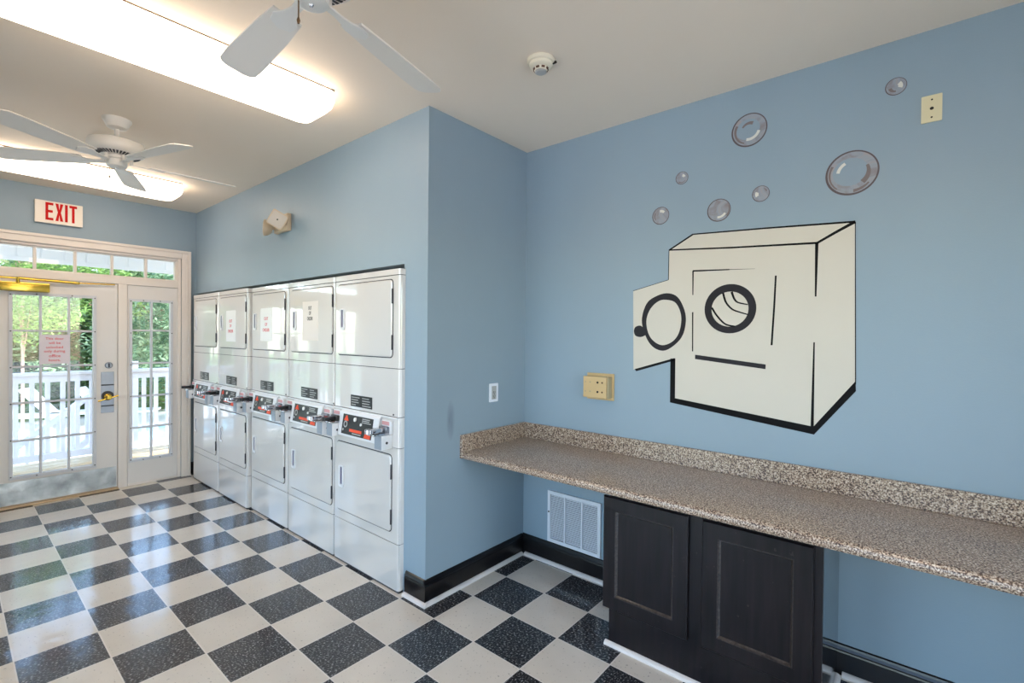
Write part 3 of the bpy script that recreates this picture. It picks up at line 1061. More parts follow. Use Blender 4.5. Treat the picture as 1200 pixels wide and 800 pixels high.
dryer_sign(-1.835, -1.600, 1.508, 1.797, Y3, 'blush paper OUT OF ORDER notice in black letters', 'paper_pink', 'ink_black',
           (('OUT', 0.17, 0.55), ('OF', 0.30, 0.35), ('ORDER', 0.44, 0.95)), 0.003, 0.088)
dryer_sign(-2.577, -2.349, 1.492, 1.770, Y3, 'white OUT OF ORDER notice in red letters on the middle dryer', 'paper', 'ink_red',
           (('OUT', 0.32, 0.55), ('OF', 0.49, 0.32), ('ORDER', 0.66, 0.95)), 0.014, 0.140)
dryer_sign(-3.256, -3.026, 1.478, 1.766, -0.012, 'white OUT OF ORDER notice in red letters on the dryer second from the door', 'paper', 'ink_red',
           (('OUT', 0.34, 0.55), ('OF', 0.49, 0.32), ('ORDER', 0.66, 0.95)), 0.014, 0.130)

# ------------------------------------------------------------------ counter, splash, base cabinet
CT, CB, CF = 0.836, 0.797, 0.325
root = thing('laminate_counter', 'long speckled brown and grey laminate counter fixed along the mural wall', 'counter', (1.5, 0.64, CB))
bm = bmesh.new()
pr = [(Y_MUR - 0.001, CB), (Y_MUR - 0.001, CT), (CF + 0.020, CT), (CF + 0.009, CT - 0.004), (CF + 0.002, CT - 0.012), (CF, CT - 0.022), (CF + 0.001, CB + 0.006), (CF + 0.006, CB)]
rings = [[bm.verts.new((x, y, z)) for y, z in pr] for x in (X_RET + 0.020, X_RIGHT)]
loops_to_faces(bm, rings)
obj('countertop', bm, 'granite', root, True)
obj('backsplash', mk((X_RET + 0.020, X_RIGHT, Y_MUR - 0.020, Y_MUR - 0.001, CT, 0.942, 0.003)), 'granite', root)
obj('side_splash', mk((X_RET, X_RET + 0.020, CF - 0.003, Y_MUR, CB, 0.942, 0.003)), 'granite', root)

root = thing('base_cabinet', 'dark espresso two-door base cabinet under the counter', 'cabinet', (0.98, 0.70, 0.0))
BX0, BX1, BY = 0.528, 1.440, 0.440
obj('carcass', mk((BX0, BX1, BY + 0.018, Y_MUR, 0.0, CB)), 'cabinet_side', root)
obj('face_frame', mk((BX0, 0.560, BY, BY + 0.018, 0.205, CB), (0.925, 0.994, BY, BY + 0.018, 0.205, CB), (1.398, BX1, BY, BY + 0.018, 0.205, CB),
                     (0.560, 0.925, BY, BY + 0.018, 0.740, CB), (0.994, 1.398, BY, BY + 0.018, 0.740, CB), (BX0, BX1, BY, BY + 0.018, 0.0, 0.205)), 'cabinet', root)
for a0, a1 in ((0.500, 0.928), (0.990, 1.411)):
    z0, z1, fw = 0.190, 0.754, 0.066
    on = on_dry(BY)
    ins = lambda k: [(a0 + k, z0 + k), (a1 - k, z0 + k), (a1 - k, z1 - k), (a0 + k, z1 - k)]

    def ring_strip(steps):
        bm = bmesh.new()
        rings = [[bm.verts.new(on(u, v, dd)) for u, v in ins(k)] for k, dd in steps]
        loops_to_faces(bm, rings, True, False, False)
        return bm
    d = obj('cabinet_door', ring_strip([(0.0, 0.0), (0.0, 0.015), (0.004, 0.020), (fw, 0.020), (fw, 0.0), (0.0, 0.0)]), 'cabinet', root)
    bm = bmesh.new()
    prism(bm, ins(fw), on, 0.001, 0.008)
    obj('door_panel', bm, 'cabinet', d)
    obj('panel_bead', ring_strip([(fw, 0.008), (fw, 0.019), (fw + 0.003, 0.019), (fw + 0.006, 0.014), (fw + 0.011, 0.008)]), 'worn_edge', d)
obj('shoe_molding', shoe_bm('x', BX0 - 0.018, BX1 + 0.018, BY, -1, 0.019), 'shoe', root, True)
obj('shoe_molding', shoe_bm('y', BY - 0.001, Y_MUR - 0.04, BX1, 1, 0.019), 'shoe', root, True)

# ------------------------------------------------------------------ wall fittings
# return air grille
root = thing('return_air_grille', 'white louvred return air grille low on the wall under the counter', 'vent', (-0.02, Y_MUR, 0.15))
vx0, vx1, vz0, vz1 = -0.224, 0.188, 0.150, 0.500
bm = bmesh.new()
prism(bm, [(vx0, vz0), (vx1, vz0), (vx1, vz1), (vx0, vz1)], on_mural, 0.0, 0.015,
      hole=[(vx0 + 0.022, vz0 + 0.024), (vx1 - 0.022, vz0 + 0.024), (vx1 - 0.022, vz1 - 0.024), (vx0 + 0.022, vz1 - 0.024)])
obj('grille_frame', bm, 'vent', root)
obj('duct_opening', mk((vx0 + 0.02, vx1 - 0.02, Y_MUR - 0.002, Y_MUR, vz0 + 0.02, vz1 - 0.02)), 'vent_dark', root)
bm = bmesh.new()
n = 24
for k in range(n):
    z = vz0 + 0.032 + (vz1 - vz0 - 0.064) * k / (n - 1)
    a = [bm.verts.new((x, y, zz)) for x in (vx0 + 0.022, vx1 - 0.022) for y, zz in ((Y_MUR - 0.003, z + 0.0025), (Y_MUR - 0.010, z - 0.0025), (Y_MUR - 0.0098, z - 0.004), (Y_MUR - 0.0028, z + 0.001))]
    loops_to_faces(bm, [a[:4], a[4:]])
obj('louvres', bm, 'vent', root)
for fx in (0.345, 0.668):
    xx = vx0 + (vx1 - vx0) * fx
    obj('mullion_bar', mk((xx - 0.006, xx + 0.006, Y_MUR - 0.018, Y_MUR - 0.002, vz0 + 0.02, vz1 - 0.02, 0.003)), 'vent', root)
bm = bmesh.new()
lathe(bm, [(0.006, 0), (0.006, -0.003)], (vx0 + 0.011, Y_MUR - 0.015, 0.355), 10, axis='Y')
obj('grille_screw', bm, 'hole', root)

# surface outlet box
root = thing('surface_outlet_box', 'tan surface-mounted outlet box on the wall above the counter', 'outlet box', (0.17, Y_MUR, 1.158))
obj('back_plate', mk((0.076, 0.267, Y_MUR - 0.010, Y_MUR, 1.158, 1.326, 0.002)), 'beige_box', root)
obj('box_body', mk((0.086, 0.256, Y_MUR - 0.055, Y_MUR - 0.010, 1.175, 1.308, 0.003)), 'beige_side', root)
fp = obj('cover_plate', mk((0.082, 0.246, Y_MUR - 0.068, Y_MUR - 0.055, 1.175, 1.308, 0.003)), 'beige_box', root)
for xx, r_, nm, mt in ((0.186, 0.007, 'socket_hole', 'hole'), (0.218, 0.0055, 'plate_screw', 'brown'), (0.133, 0.0050, 'plate_screw', 'beige_side'), (0.100, 0.0045, 'plate_screw', 'beige_side')):
    for zz in (1.213, 1.272):
        bm = bmesh.new()
        lathe(bm, [(r_, 0), (r_, -0.0015)], (xx, Y_MUR - 0.068, zz), 12, axis='Y')
        obj(nm, bm, mt, fp)

# duplex outlet on the return wall
root = thing('duplex_outlet', 'small white duplex outlet plate on the side wall above the splash', 'outlet', (X_RET, 0.625, 1.118))
bm = bmesh.new()
prism(bm, rrect(0.584, 0.667, 1.118, 1.240, 0.004), on_ret, 0.0, 0.006)
obj('wall_plate', bm, 'outlet_white', root)
obj('receptacle', mk((X_RET + 0.006, X_RET + 0.009, 0.603, 0.648, 1.135, 1.223, 0.002)), 'label_grey', root)
bm = bmesh.new()
for zz in (1.157, 1.183):
    for yy in (0.618, 0.632):
        box(bm, X_RET + 0.009, X_RET + 0.0095, yy - 0.002, yy + 0.002, zz - 0.006, zz + 0.006)
    lathe(bm, [(0.004, 0), (0.004, 0.0006)], (X_RET + 0.009, 0.625, zz - 0.012), 10, axis='X')
obj('socket_slots', bm, 'hole', root)

# blank cover plate high on the mural wall
root = thing('cable_cover_plate', 'ivory blank cable plate high on the mural wall', 'wall plate', (1.735, Y_MUR, 2.478))
bm = bmesh.new()
prism(bm, rrect(1.701, 1.768, 2.478, 2.590, 0.003), on_mural, 0.0, 0.006)
pl = obj('wall_plate', bm, 'ivory', root)
for zz, r_, nm in ((2.534, 0.0065, 'cable_hole'), (2.571, 0.0035, 'plate_screw'), (2.497, 0.0035, 'plate_screw')):
    bm = bmesh.new()
    lathe(bm, [(r_, 0), (r_, -0.001)], (1.735, Y_MUR - 0.006, zz), 12, axis='Y')
    obj(nm, bm, 'hole', root)

# emergency light
root = thing('emergency_light', 'cream two-headed emergency light high on the wall above the dryers', 'emergency light', (-2.24, Y_DRY, 2.375))
obj('battery_case', mk((-2.365, -2.125, Y_DRY - 0.035, Y_DRY, 2.378, 2.515, 0.006)), 'emerg', root, True)


def lamp_head(c, nrm, up_ang, size, square):
    c, nrm = Vector(c), Vector(nrm).normalized()
    q = nrm.to_track_quat('Z', 'Y').to_matrix() @ Matrix.Rotation(R(up_ang), 3, 'Z')
    bm = bmesh.new()
    if square:
        h = size / 2
        fn = lambda u, v, d: c + q @ Vector((u, v, d))
        o, i2 = rrect(-h, h, -h, h, 0.014), rrect(-h * 0.5, h * 0.5, -h * 0.5, h * 0.5, 0.012)
        rings = [[bm.verts.new(fn(u, v, -0.055)) for u, v in i2], [bm.verts.new(fn(u, v, -0.010)) for u, v in o], [bm.verts.new(fn(u, v, 0.0)) for u, v in o]]
        loops_to_faces(bm, rings)
        hd = obj('lamp_head', bm, 'emerg', root, True)
        bm = bmesh.new()
        g = rrect(-h * 0.86, h * 0.86, -h * 0.86, h * 0.86, 0.012)
        prism(bm, g, fn, 0.0, 0.004)
        obj('lamp_lens', bm, 'emerg_lens', hd)
        bm = bmesh.new()
        lathe(bm, [(0.006, 0.004), (0.004, 0.006)], c, 10, mtx=q)
        obj('lamp_bulb', bm, 'hole', hd)
    else:
        h = size / 2
        lathe(bm, [(0.012, -0.062), (h * 0.55, -0.055), (h * 0.85, -0.032), (h, -0.006), (h, 0.0)], c, 28, mtx=q)
        hd = obj('lamp_head', bm, 'emerg', root, True)
        bm = bmesh.new()
        lathe(bm, [(h * 0.9, 0.0), (h * 0.85, 0.004)], c, 28, mtx=q)
        obj('lamp_lens', bm, 'emerg_lens', hd)


lamp_head((-2.130, -0.050, 2.447), (0.80, -0.58, -0.12), -30, 0.126, True)
lamp_head((-2.370, -0.050, 2.418), (-0.50, -0.86, 0.06), 0, 0.135, False)
bm = bmesh.new()
tube(bm, (-2.20, Y_DRY - 0.03, 2.447), (-2.165, -0.025, 2.452), 0.012)
tube(bm, (-2.345, Y_DRY - 0.03, 2.42), (-2.345, -0.005, 2.418), 0.012)
obj('lamp_bracket', bm, 'emerg', root, True)

# smoke detector
root = thing('smoke_detector', 'round cream smoke detector on the ceiling', 'smoke detector', (0.315, 0.100, H))
bm = bmesh.new()
lathe(bm, [(0.066, 0), (0.066, -0.010), (0.062, -0.016), (0.055, -0.018), (0.054, -0.030), (0.046, -0.036), (0.040, -0.038)], (0.315, 0.10, H), 40)
obj('detector_base', bm, 'smoke', root, True)
bm = bmesh.new()
lathe(bm, [(0.036, -0.038), (0.030, -0.052)], (0.315, 0.10, H), 32)
obj('sensing_chamber', bm, 'smoke', root, True)
bm = bmesh.new()
for k in range(8):
    a = R(45 * k + 10)
    q = Matrix.Rotation(a, 3, 'Z')
    cc = [Vector((0.0335, -0.008, -0.041)), Vector((0.0335, 0.008, -0.041)), Vector((0.0315, 0.008, -0.049)), Vector((0.0315, -0.008, -0.049))]
    f0 = [bm.verts.new(Vector((0.315, 0.10, H)) + q @ (c + Vector((0.003, 0, 0)))) for c in cc]
    f1 = [bm.verts.new(Vector((0.315, 0.10, H)) + q @ c) for c in cc]
    loops_to_faces(bm, [f0, f1])
obj('smoke_slots', bm, 'brown', root)
bm = bmesh.new()
lathe(bm, [(0.027, -0.052), (0.027, -0.058), (0.022, -0.061)], (0.315, 0.10, H), 28)
obj('detector_button', bm, 'label_grey', root, True)
obj('status_lamp', mk((0.358, 0.380, 0.128, 0.140, H - 0.019, H - 0.010, 0.002)), 'hole', root)

# ------------------------------------------------------------------ ceiling lights and fans
def ceiling_light(xc, label):
    yc, L, W = -1.020, 1.30, 0.31
    root = thing('ceiling_light', label, 'light', (xc, yc, H), 'fluorescent ceiling lights')
    obj('mounting_pan', mk((xc - W / 2 + 0.006, xc + W / 2 - 0.006, yc - L / 2 + 0.006, yc + L / 2 - 0.006, H - 0.011, H)), 'pan', root)  # pan coloured dark to stand for the shadow gap above the lens
    bm = bmesh.new()
    steps = [(0.000, 0.011, 0.03), (-0.004, 0.060, 0.034), (0.004, 0.092, 0.045), (0.020, 0.112, 0.055), (0.045, 0.122, 0.06)]
    rings = []
    for ins_, dz, rad in steps:
        pts = rrect(xc - W / 2 + ins_, xc + W / 2 - ins_, yc - L / 2 + ins_, yc + L / 2 - ins_, rad, 5)
        rings.append([bm.verts.new((a, b, H - dz)) for a, b in pts])
    loops_to_faces(bm, rings)
    obj('lens', bm, 'lens', root, True)


ceiling_light(-0.862, 'long glowing fluorescent ceiling light, the nearer of the two in view')
ceiling_light(-3.40, 'long glowing fluorescent ceiling light close to the door wall')
ceiling_light(1.665, 'long unseen fluorescent ceiling light added above the counter end of the room')  # out of view; added on the row spacing to light the room


def ceiling_fan(c, a0, label):
    cx, cy = c
    root = thing('ceiling_fan', label, 'ceiling fan', (cx, cy, H), 'white five-blade ceiling fans')
    O = (cx, cy, 0)
    bm = bmesh.new()
    lathe(bm, [(0.074, H), (0.074, H - 0.008), (0.066, H - 0.020), (0.050, H - 0.052), (0.034, H - 0.058), (0.014, H - 0.060)], O, 36)
    obj('canopy', bm, 'fan', root, True)
    bm = bmesh.new()
    tube(bm, (cx, cy, H - 0.055), (cx, cy, 2.735), 0.0125, 16)
    obj('downrod', bm, 'fan', root, True)
    bm = bmesh.new()
    lathe(bm, [(0.022, 2.742), (0.060, 2.738), (0.120, 2.730), (0.140, 2.722), (0.147, 2.706), (0.147, 2.680), (0.140, 2.664), (0.118, 2.650), (0.070, 2.640)], O, 48)
    mh = obj('motor_housing', bm, 'fan', root, True)
    bm = bmesh.new()
    for k in range(40):
        a = 2 * PI * k / 40
        q = Matrix.Rotation(a, 3, 'Z')
        w0, w1 = 0.0035, 0.0055
        a_ = [Vector((0.082, -w0, 2.6405)), Vector((0.082, w0, 2.6405)), Vector((0.116, w1, 2.6480)), Vector((0.116, -w1, 2.6480))]
        f0 = [bm.verts.new(Vector(O) + q @ v) for v in a_]
        f1 = [bm.verts.new(Vector(O) + q @ (v + Vector((0, 0, 0.004)))) for v in a_]
        loops_to_faces(bm, [f0, f1])
    obj('vent_slots', bm, 'fan_dark', mh)
    bm = bmesh.new()
    lathe(bm, [(0.062, 2.642), (0.062, 2.622), (0.052, 2.616), (0.052, 2.590), (0.049, 2.578), (0.038, 2.572), (0.008, 2.570)], O, 36)
    sh = obj('switch_housing', bm, 'fan', root, True)
    bm = bmesh.new()
    lathe(bm, [(0.008, 2.570), (0.006, 2.566)], O, 12)
    obj('cap_screw', bm, 'chrome', sh, True)
    bm = bmesh.new()
    chx, chy = cx + 0.036 * math.cos(R(250)), cy + 0.036 * math.sin(R(250))
    tube(bm, (chx, chy, 2.574), (chx, chy, 2.520), 0.0022, 8)
    lathe(bm, [(0.003, 2.520), (0.0055, 2.512), (0.003, 2.502)], (chx, chy, 0), 10)
    obj('pull_chain', bm, 'chain', root, True)
    for k in range(5):
        ang = R(a0 + 72 * k)
        q = Matrix.Rotation(ang, 3, 'Z')
        tilt = Matrix.Rotation(R(12), 3, 'X')
        fn = lambda u, v, d: Vector((cx, cy, 2.612)) + q @ (Vector((u, 0, 0)) + tilt @ Vector((0, v, d)))
        bm = bmesh.new()
        pts = [(0.17, -0.048), (0.30, -0.058), (0.55, -0.068), (0.630, -0.066), (0.652, -0.052), (0.660, -0.030), (0.660, 0.030), (0.652, 0.052), (0.630, 0.066), (0.55, 0.068), (0.30, 0.058), (0.17, 0.048)]
        prism(bm, pts, fn, -0.003, 0.003)
        bl = obj('blade', bm, 'fan_blade', root)
        bm = bmesh.new()
        pts = [(0.060, -0.016), (0.110, -0.014), (0.150, -0.022), (0.185, -0.040), (0.225, -0.034), (0.245, 0.0), (0.225, 0.034), (0.185, 0.040), (0.150, 0.022), (0.110, 0.014), (0.060, 0.016)]
        prism(bm, pts, fn, -0.010, -0.004)
        tube(bm, fn(0.072, 0, -0.006), Vector((cx, cy, 2.640)) + q @ Vector((0.072, 0, 0)), 0.010, 10)
        obj('blade_iron', bm, 'fan', bl)


ceiling_fan((-2.10, -1.040), 16, 'white ceiling fan hanging between the two long lights')
ceiling_fan((0.255, -1.000), 34, 'white ceiling fan cut off at the top edge of the photo')

# ------------------------------------------------------------------ the painted mural
root = thing('washing_machine_mural', 'cream and black painting of an open front-loading washer on the blue wall', 'wall painting', (0.95, Y_MUR, 1.10))


def paint(name, polys, mat, d, parent, holes=None):
    bm = bmesh.new()
    for i, pts in enumerate(polys):
        prism(bm, pts, on_mural, 0.0002, d, hole=(holes[i] if holes else None))
    return obj(name, bm, mat, parent)


body_pts = [(0.604, 2.059), (0.740, 2.133), (1.478, 2.095), (1.490, 1.350), (1.331, 1.120), (0.640, 1.195), (0.640, 1.438), (0.393, 1.360), (0.385, 1.837), (0.603, 1.889)]
paint('machine_body', [body_pts], 'mural_cream', 0.0010, root)
paint('base_shadow', [[(0.621, 1.436), (0.650, 1.438), (0.651, 1.211), (1.328, 1.136), (1.490, 1.366), (1.492, 1.320), (1.331, 1.098), (0.622, 1.184)],
                      [(0.400, 1.364), (0.645, 1.440), (0.645, 1.426), (0.412, 1.352)]], 'mural_black', 0.0018, root)
st = stroke_pts
paint('outline', [st([(0.604, 2.059), (0.740, 2.133)], 0.009), st([(0.740, 2.133), (1.10, 2.117), (1.478, 2.096)], 0.007, 0.009), st([(0.604, 2.060), (0.95, 2.036), (1.331, 2.016)], 0.008, 0.010),
                  st([(1.331, 2.016), (1.402, 2.056), (1.478, 2.096)], 0.011, 0.014), st([(1.329, 2.018), (1.328, 1.760)], 0.014, 0.007), st([(1.325, 1.541), (1.323, 1.130)], 0.006, 0.013),
                  st([(0.603, 1.889), (0.604, 2.059)], 0.004), st([(0.385, 1.837), (0.603, 1.889)], 0.003), st([(1.478, 2.096), (1.490, 1.350)], 0.003, 0.004)], 'mural_black', 0.0016, root)
paint('panel_line', [st([(0.747, 1.481), (0.7445, 1.700)], 0.006, 0.007), st([(0.744, 1.795), (0.743, 1.929)], 0.005, 0.008), st([(0.741, 1.929), (0.935, 1.921)], 0.009, 0.006), st([(0.935, 1.921), (1.060, 1.915)], 0.003, 0.001),
                     st([(1.156, 1.873), (1.151, 1.718), (1.142, 1.523)], 0.008, 0.009)], 'mural_black', 0.0016, root)
paint('handle_bar', [[(0.761, 1.463), (1.117, 1.425), (1.116, 1.401), (0.761, 1.439)]], 'mural_grey', 0.0016, root)


def ell(cx, cz, a, b, n=48, rot=0.0):
    out = []
    for i in range(n):
        t = 2 * PI * i / n
        u, v = a * math.cos(t), b * math.sin(t)
        out.append((cx + u * math.cos(rot) - v * math.sin(rot), cz + u * math.sin(rot) + v * math.cos(rot)))
    return out


paint('porthole_ring', [ell(0.939, 1.713, 0.130, 0.131)], 'mural_grey', 0.0016, root, holes=[ell(0.939, 1.711, 0.093, 0.093)])
paint('drum_line', [st(smooth_path([(0.904, 1.800), (0.920, 1.748), (0.951, 1.711), (0.988, 1.694), (1.030, 1.680)]), 0.011, 0.006),
                    st(smooth_path([(0.948, 1.802), (0.961, 1.766), (0.980, 1.745), (1.028, 1.732)]), 0.012, 0.006),
                    st(smooth_path([(0.847, 1.722), (0.875, 1.677), (0.918, 1.632), (0.967, 1.619)]), 0.010, 0.008)], 'mural_black', 0.0016, root)
oo = [(0.443, 1.658), (0.472, 1.757), (0.532, 1.799), (0.603, 1.812), (0.664, 1.781), (0.705, 1.686), (0.698, 1.592), (0.660, 1.529), (0.587, 1.481), (0.519, 1.498), (0.471, 1.559)]
oi = [(0.472, 1.658), (0.495, 1.723), (0.541, 1.766), (0.587, 1.775), (0.648, 1.754), (0.680, 1.679), (0.671, 1.592), (0.635, 1.537), (0.574, 1.512), (0.519, 1.535), (0.484, 1.584)]
paint('open_door_ring', [resample(smooth_path(oo, True), 66)], 'mural_grey', 0.0016, root, holes=[resample(smooth_path(oi, True), 66)])
kn = [(0.393, 1.594), (0.402, 1.618), (0.430, 1.627), (0.450, 1.617), (0.462, 1.600), (0.470, 1.575), (0.452, 1.562), (0.428, 1.558), (0.402, 1.568)]
paint('door_knob', [resample(smooth_path(kn, True), 36)], 'mural_grey', 0.0020, root)


def bubble(cx, cz, r_, label, hl, swirl):
    b = thing('painted_bubble', label, 'wall painting', (cx, Y_MUR, cz - r_), 'soap bubbles painted above the washer')
    paint('bubble_film', [ell(cx, cz, r_ * 0.96, r_ * 0.96)], 'bubble', 0.0008, b)
    paint('bubble_rim', [ell(cx, cz, r_, r_)], 'bubble_rim', 0.0012, b, holes=[ell(cx + r_ * 0.012, cz + r_ * 0.01, r_ * 0.925, r_ * 0.925)])
    if r_ > 0.07:
        paint('bubble_centre', [ell(cx - r_ * 0.06, cz + r_ * 0.05, r_ * 0.66, r_ * 0.62)], 'bubble_blue', 0.0010, b)
    if swirl:
        polys = []
        for a0, a1, rad, w in swirl:
            path = [(cx + rad * r_ * math.cos(R(a0 + (a1 - a0) * i / 10)), cz + rad * r_ * math.sin(R(a0 + (a1 - a0) * i / 10))) for i in range(11)]
            polys.append(stroke_pts(path, w * r_, w * r_ * 0.5))
        paint('bubble_swirl', polys, 'bubble_brown', 0.0011, b)
    a0, a1, rad, w = hl
    path = [(cx + rad * r_ * math.cos(R(a0 + (a1 - a0) * i / 8)), cz + rad * r_ * math.sin(R(a0 + (a1 - a0) * i / 8))) for i in range(9)]
    paint('bubble_highlight', [stroke_pts(path, w * r_)], 'bubble_light', 0.0013, b)


bubble(1.461, 2.322, 0.102, 'large soap bubble painted on the wall, the biggest of the seven', (172, 118, 0.52, 0.13), [(-50, 25, 0.62, 0.22), (-85, -40, 0.82, 0.14), (150, 230, 0.84, 0.10)])
bubble(1.021, 2.636, 0.086, 'second largest painted soap bubble, high between ceiling and mural', (-105, -15, 0.56, 0.16), [(60, 150, 0.42, 0.20), (150, 250, 0.78, 0.16)])
bubble(1.081, 2.296, 0.041, 'small bluish painted bubble just above the painted washer top', (150, 215, 0.45, 0.40), [(20, 60, 0.70, 0.15)])
bubble(0.876, 2.245, 0.061, 'medium grey painted bubble with a low curved highlight over the washer top', (-100, -30, 0.62, 0.18), [(-40, 20, 0.86, 0.12)])
bubble(0.551, 2.265, 0.051, 'grey painted bubble lowest and farthest left of the seven', (40, 100, 0.52, 0.28), [(150, 220, 0.70, 0.16)])
bubble(0.673, 2.459, 0.036, 'tiniest painted bubble, left of the mural group', (20, 80, 0.42, 0.38), [(230, 320, 0.70, 0.14)])
bubble(1.615, 2.667, 0.038, 'small brownish painted bubble beside the ivory cable plate', (-30, 50, 0.42, 0.42), [(190, 270, 0.55, 0.34)])

# ------------------------------------------------------------------ outside: porch, pool, garden
GZ = -1.0
bm = bmesh.new()
for k in range(14):
    box(bm, X_END - 0.15 - 0.142 * (k + 1), X_END - 0.15 - 0.142 * k - 0.006, -4.5, 5.5, -0.09, -0.05, 0.004)
struct('deck', bm, 'deck')
DX = X_END - 0.15 - 0.142 * 14
struct('porch_frieze', mk((-6.30, -6.10, -6.0, 7.0, 2.375, 2.90)), 'soffit')
bm = bmesh.new()
for k in range(60):
    yy = -6.0 + 0.2 * k
    box(bm, -6.10, -6.094, yy + 0.008, yy + 0.192, 2.40, 2.86, 0.003)
box(bm, -6.10, -6.080, -6.0, 7.0, 2.355, 2.40, 0.004)
struct('trim_9', bm, 'soffit')
struct('porch_ceiling', mk((-6.30, X_END - 0.14, -6.0, 7.0, 2.86, 2.95)), 'soffit')
struct('ground', mk((-60, X_END - 0.2, -40, 45, GZ - 0.1, GZ - 0.02)), 'lawn')
struct('pool_deck', mk((-17.5, -6.2, -14, 14, GZ - 0.03, GZ)), 'concrete')
struct('bounce_slab', mk((-3.0, 30, -30, Y_REAR - 0.12, -0.35, -0.25), (X_RIGHT + 0.12, 30, Y_REAR - 0.12, 30, -0.35, -0.25)), 'concrete')  # unseen pale ground added to bounce daylight through the added windows
tag(obj('swimming_pool', mk((-14.1, -11.8, -7, 5.5, GZ - 0.01, GZ + 0.015)), 'water'), 'pale blue swimming pool beyond the porch railing', 'pool')

RX = -6.14
root = thing('porch_railing', 'white wooden porch railing with square balusters outside the door', 'railing', (RX, 0, -0.05))
obj('top_rail', mk((RX - 0.06, RX + 0.06, -4.4, 5.4, 1.035, 1.075, 0.008), (RX - 0.02, RX + 0.02, -4.4, 5.4, 0.955, 1.035)), 'ext_white', root)
obj('bottom_rail', mk((RX - 0.022, RX + 0.022, -4.4, 5.4, 0.035, 0.115, 0.004)), 'ext_white', root)
for k in range(44):
    yy = -1.205 + 0.132 * (k - 14)
    obj('baluster', mk((RX - 0.019, RX + 0.019, yy - 0.021, yy + 0.021, 0.115, 0.955)), 'ext_white', root)
for yy in (-4.35, 5.35):
    obj('railing_post', mk((RX - 0.045, RX + 0.045, yy - 0.045, yy + 0.045, -0.05, 1.10, 0.005)), 'ext_white', root)

root = thing('stair_railing', 'white sloping stair railing going down beyond the porch', 'railing', (-7.3, -0.8, GZ))


def slope_pt(y, dz):
    return (-7.3, y, 0.62 + 0.84 * (y + 0.37) + dz)


for nm, dz, hw in (('top_rail', 0.0, 0.05), ('bottom_rail', -0.62, 0.04)):
    bm = bmesh.new()
    a = [bm.verts.new(Vector(slope_pt(y, dz)) + Vector((sx_, 0, sz_))) for y in (-2.0, 0.1) for sx_, sz_ in ((-hw, 0), (hw, 0), (hw, 0.09), (-hw, 0.09))]
    loops_to_faces(bm, [a[:4], a[4:]])
    obj(nm, bm, 'ext_white', root)
for k in range(13):
    yy = -1.92 + 0.15 * k
    z1 = slope_pt(yy, 0)[2]
    obj('baluster', mk((-7.32, -7.28, yy - 0.02, yy + 0.02, z1 - 0.60, z1 + 0.01)), 'ext_white', root)
obj('railing_post', mk((-7.345, -7.255, 0.07, 0.16, GZ, 1.12)), 'ext_white', root)
obj('railing_post', mk((-7.345, -7.255, -2.06, -1.97, GZ, -0.62)), 'ext_white', root)


def lounger(x, y, rot, label):
    o = thing('pool_lounger', label, 'lounger', (x, y, GZ), 'white loungers by the pool')
    q = Matrix.Rotation(rot, 3, 'Z')
    P = lambda a, b, c: Vector((x, y, GZ)) + q @ Vector((a, b, c))

    def slab(p0, p1, w, t):
        bm = bmesh.new()
        rings = []
        for (a, c) in (p0, p1):
            rings.append([bm.verts.new(P(a, -w, c)), bm.verts.new(P(a, w, c)), bm.verts.new(P(a, w, c + t)), bm.verts.new(P(a, -w, c + t))])
        loops_to_faces(bm, rings)
        return bm
    obj('seat', slab((0.0, 0.34), (1.2, 0.34), 0.32, 0.05), 'lounger', o)
    obj('backrest', slab((0.0, 0.34), (-0.55, 1.00), 0.32, 0.05), 'lounger', o)
    for a in (0.1, 1.1):
        for b in (-0.28, 0.28):
            bm = bmesh.new()
            tube(bm, P(a, b, 0), P(a, b, 0.34), 0.02, 8)
            obj('leg', bm, 'ext_white', o)


lounger(-16.0, -0.62, R(62), 'white pool lounger farther left beyond the railing')
lounger(-16.0, 0.15, R(62), 'white pool lounger in the middle beyond the railing')
lounger(-15.4, 1.15, R(62), 'white pool lounger farther right beyond the railing')


def crown_mesh(name, seed, n_cl, n_leaf, rx, rz, mat, size):
    rnd = random.Random(seed)
    verts, faces = [], []
    for c in range(n_cl):
        while True:
            p = Vector((rnd.uniform(-1, 1), rnd.uniform(-1, 1), rnd.uniform(-1, 1)))
            if 0.25 < p.length < 1:
                break
        cc = Vector((p.x * rx, p.y * rx, p.z * rz))
        cr = rnd.uniform(0.45, 0.8) * rx * 0.42
        for k in range(n_leaf):
            d = Vector((rnd.gauss(0, 1), rnd.gauss(0, 1), rnd.gauss(0, 0.75)))
            d = d.normalized() * cr * rnd.uniform(0.55, 1.0)
            ctr = cc + d
            q = Matrix.Rotation(rnd.uniform(0, 2 * PI), 3, 'Z') @ Matrix.Rotation(rnd.uniform(-1.1, 1.1), 3, 'X') @ Matrix.Rotation(rnd.uniform(0, 2 * PI), 3, 'Z')
            L = size * rnd.uniform(0.6, 1.25)
            w = L * 0.34
            b = len(verts)
            for u, v, h in ((-L, 0, 0), (-L * 0.2, -w, 0.03 * L), (L, 0, -0.12 * L), (-L * 0.2, w, 0.03 * L)):
                verts.append(ctr + q @ Vector((u, v, h)))
            faces.append((b, b + 1, b + 2, b + 3))
    me = bpy.data.meshes.new(name)
    me.from_pydata([tuple(v) for v in verts], [], faces)
    me.materials.append(M[mat])
    return me


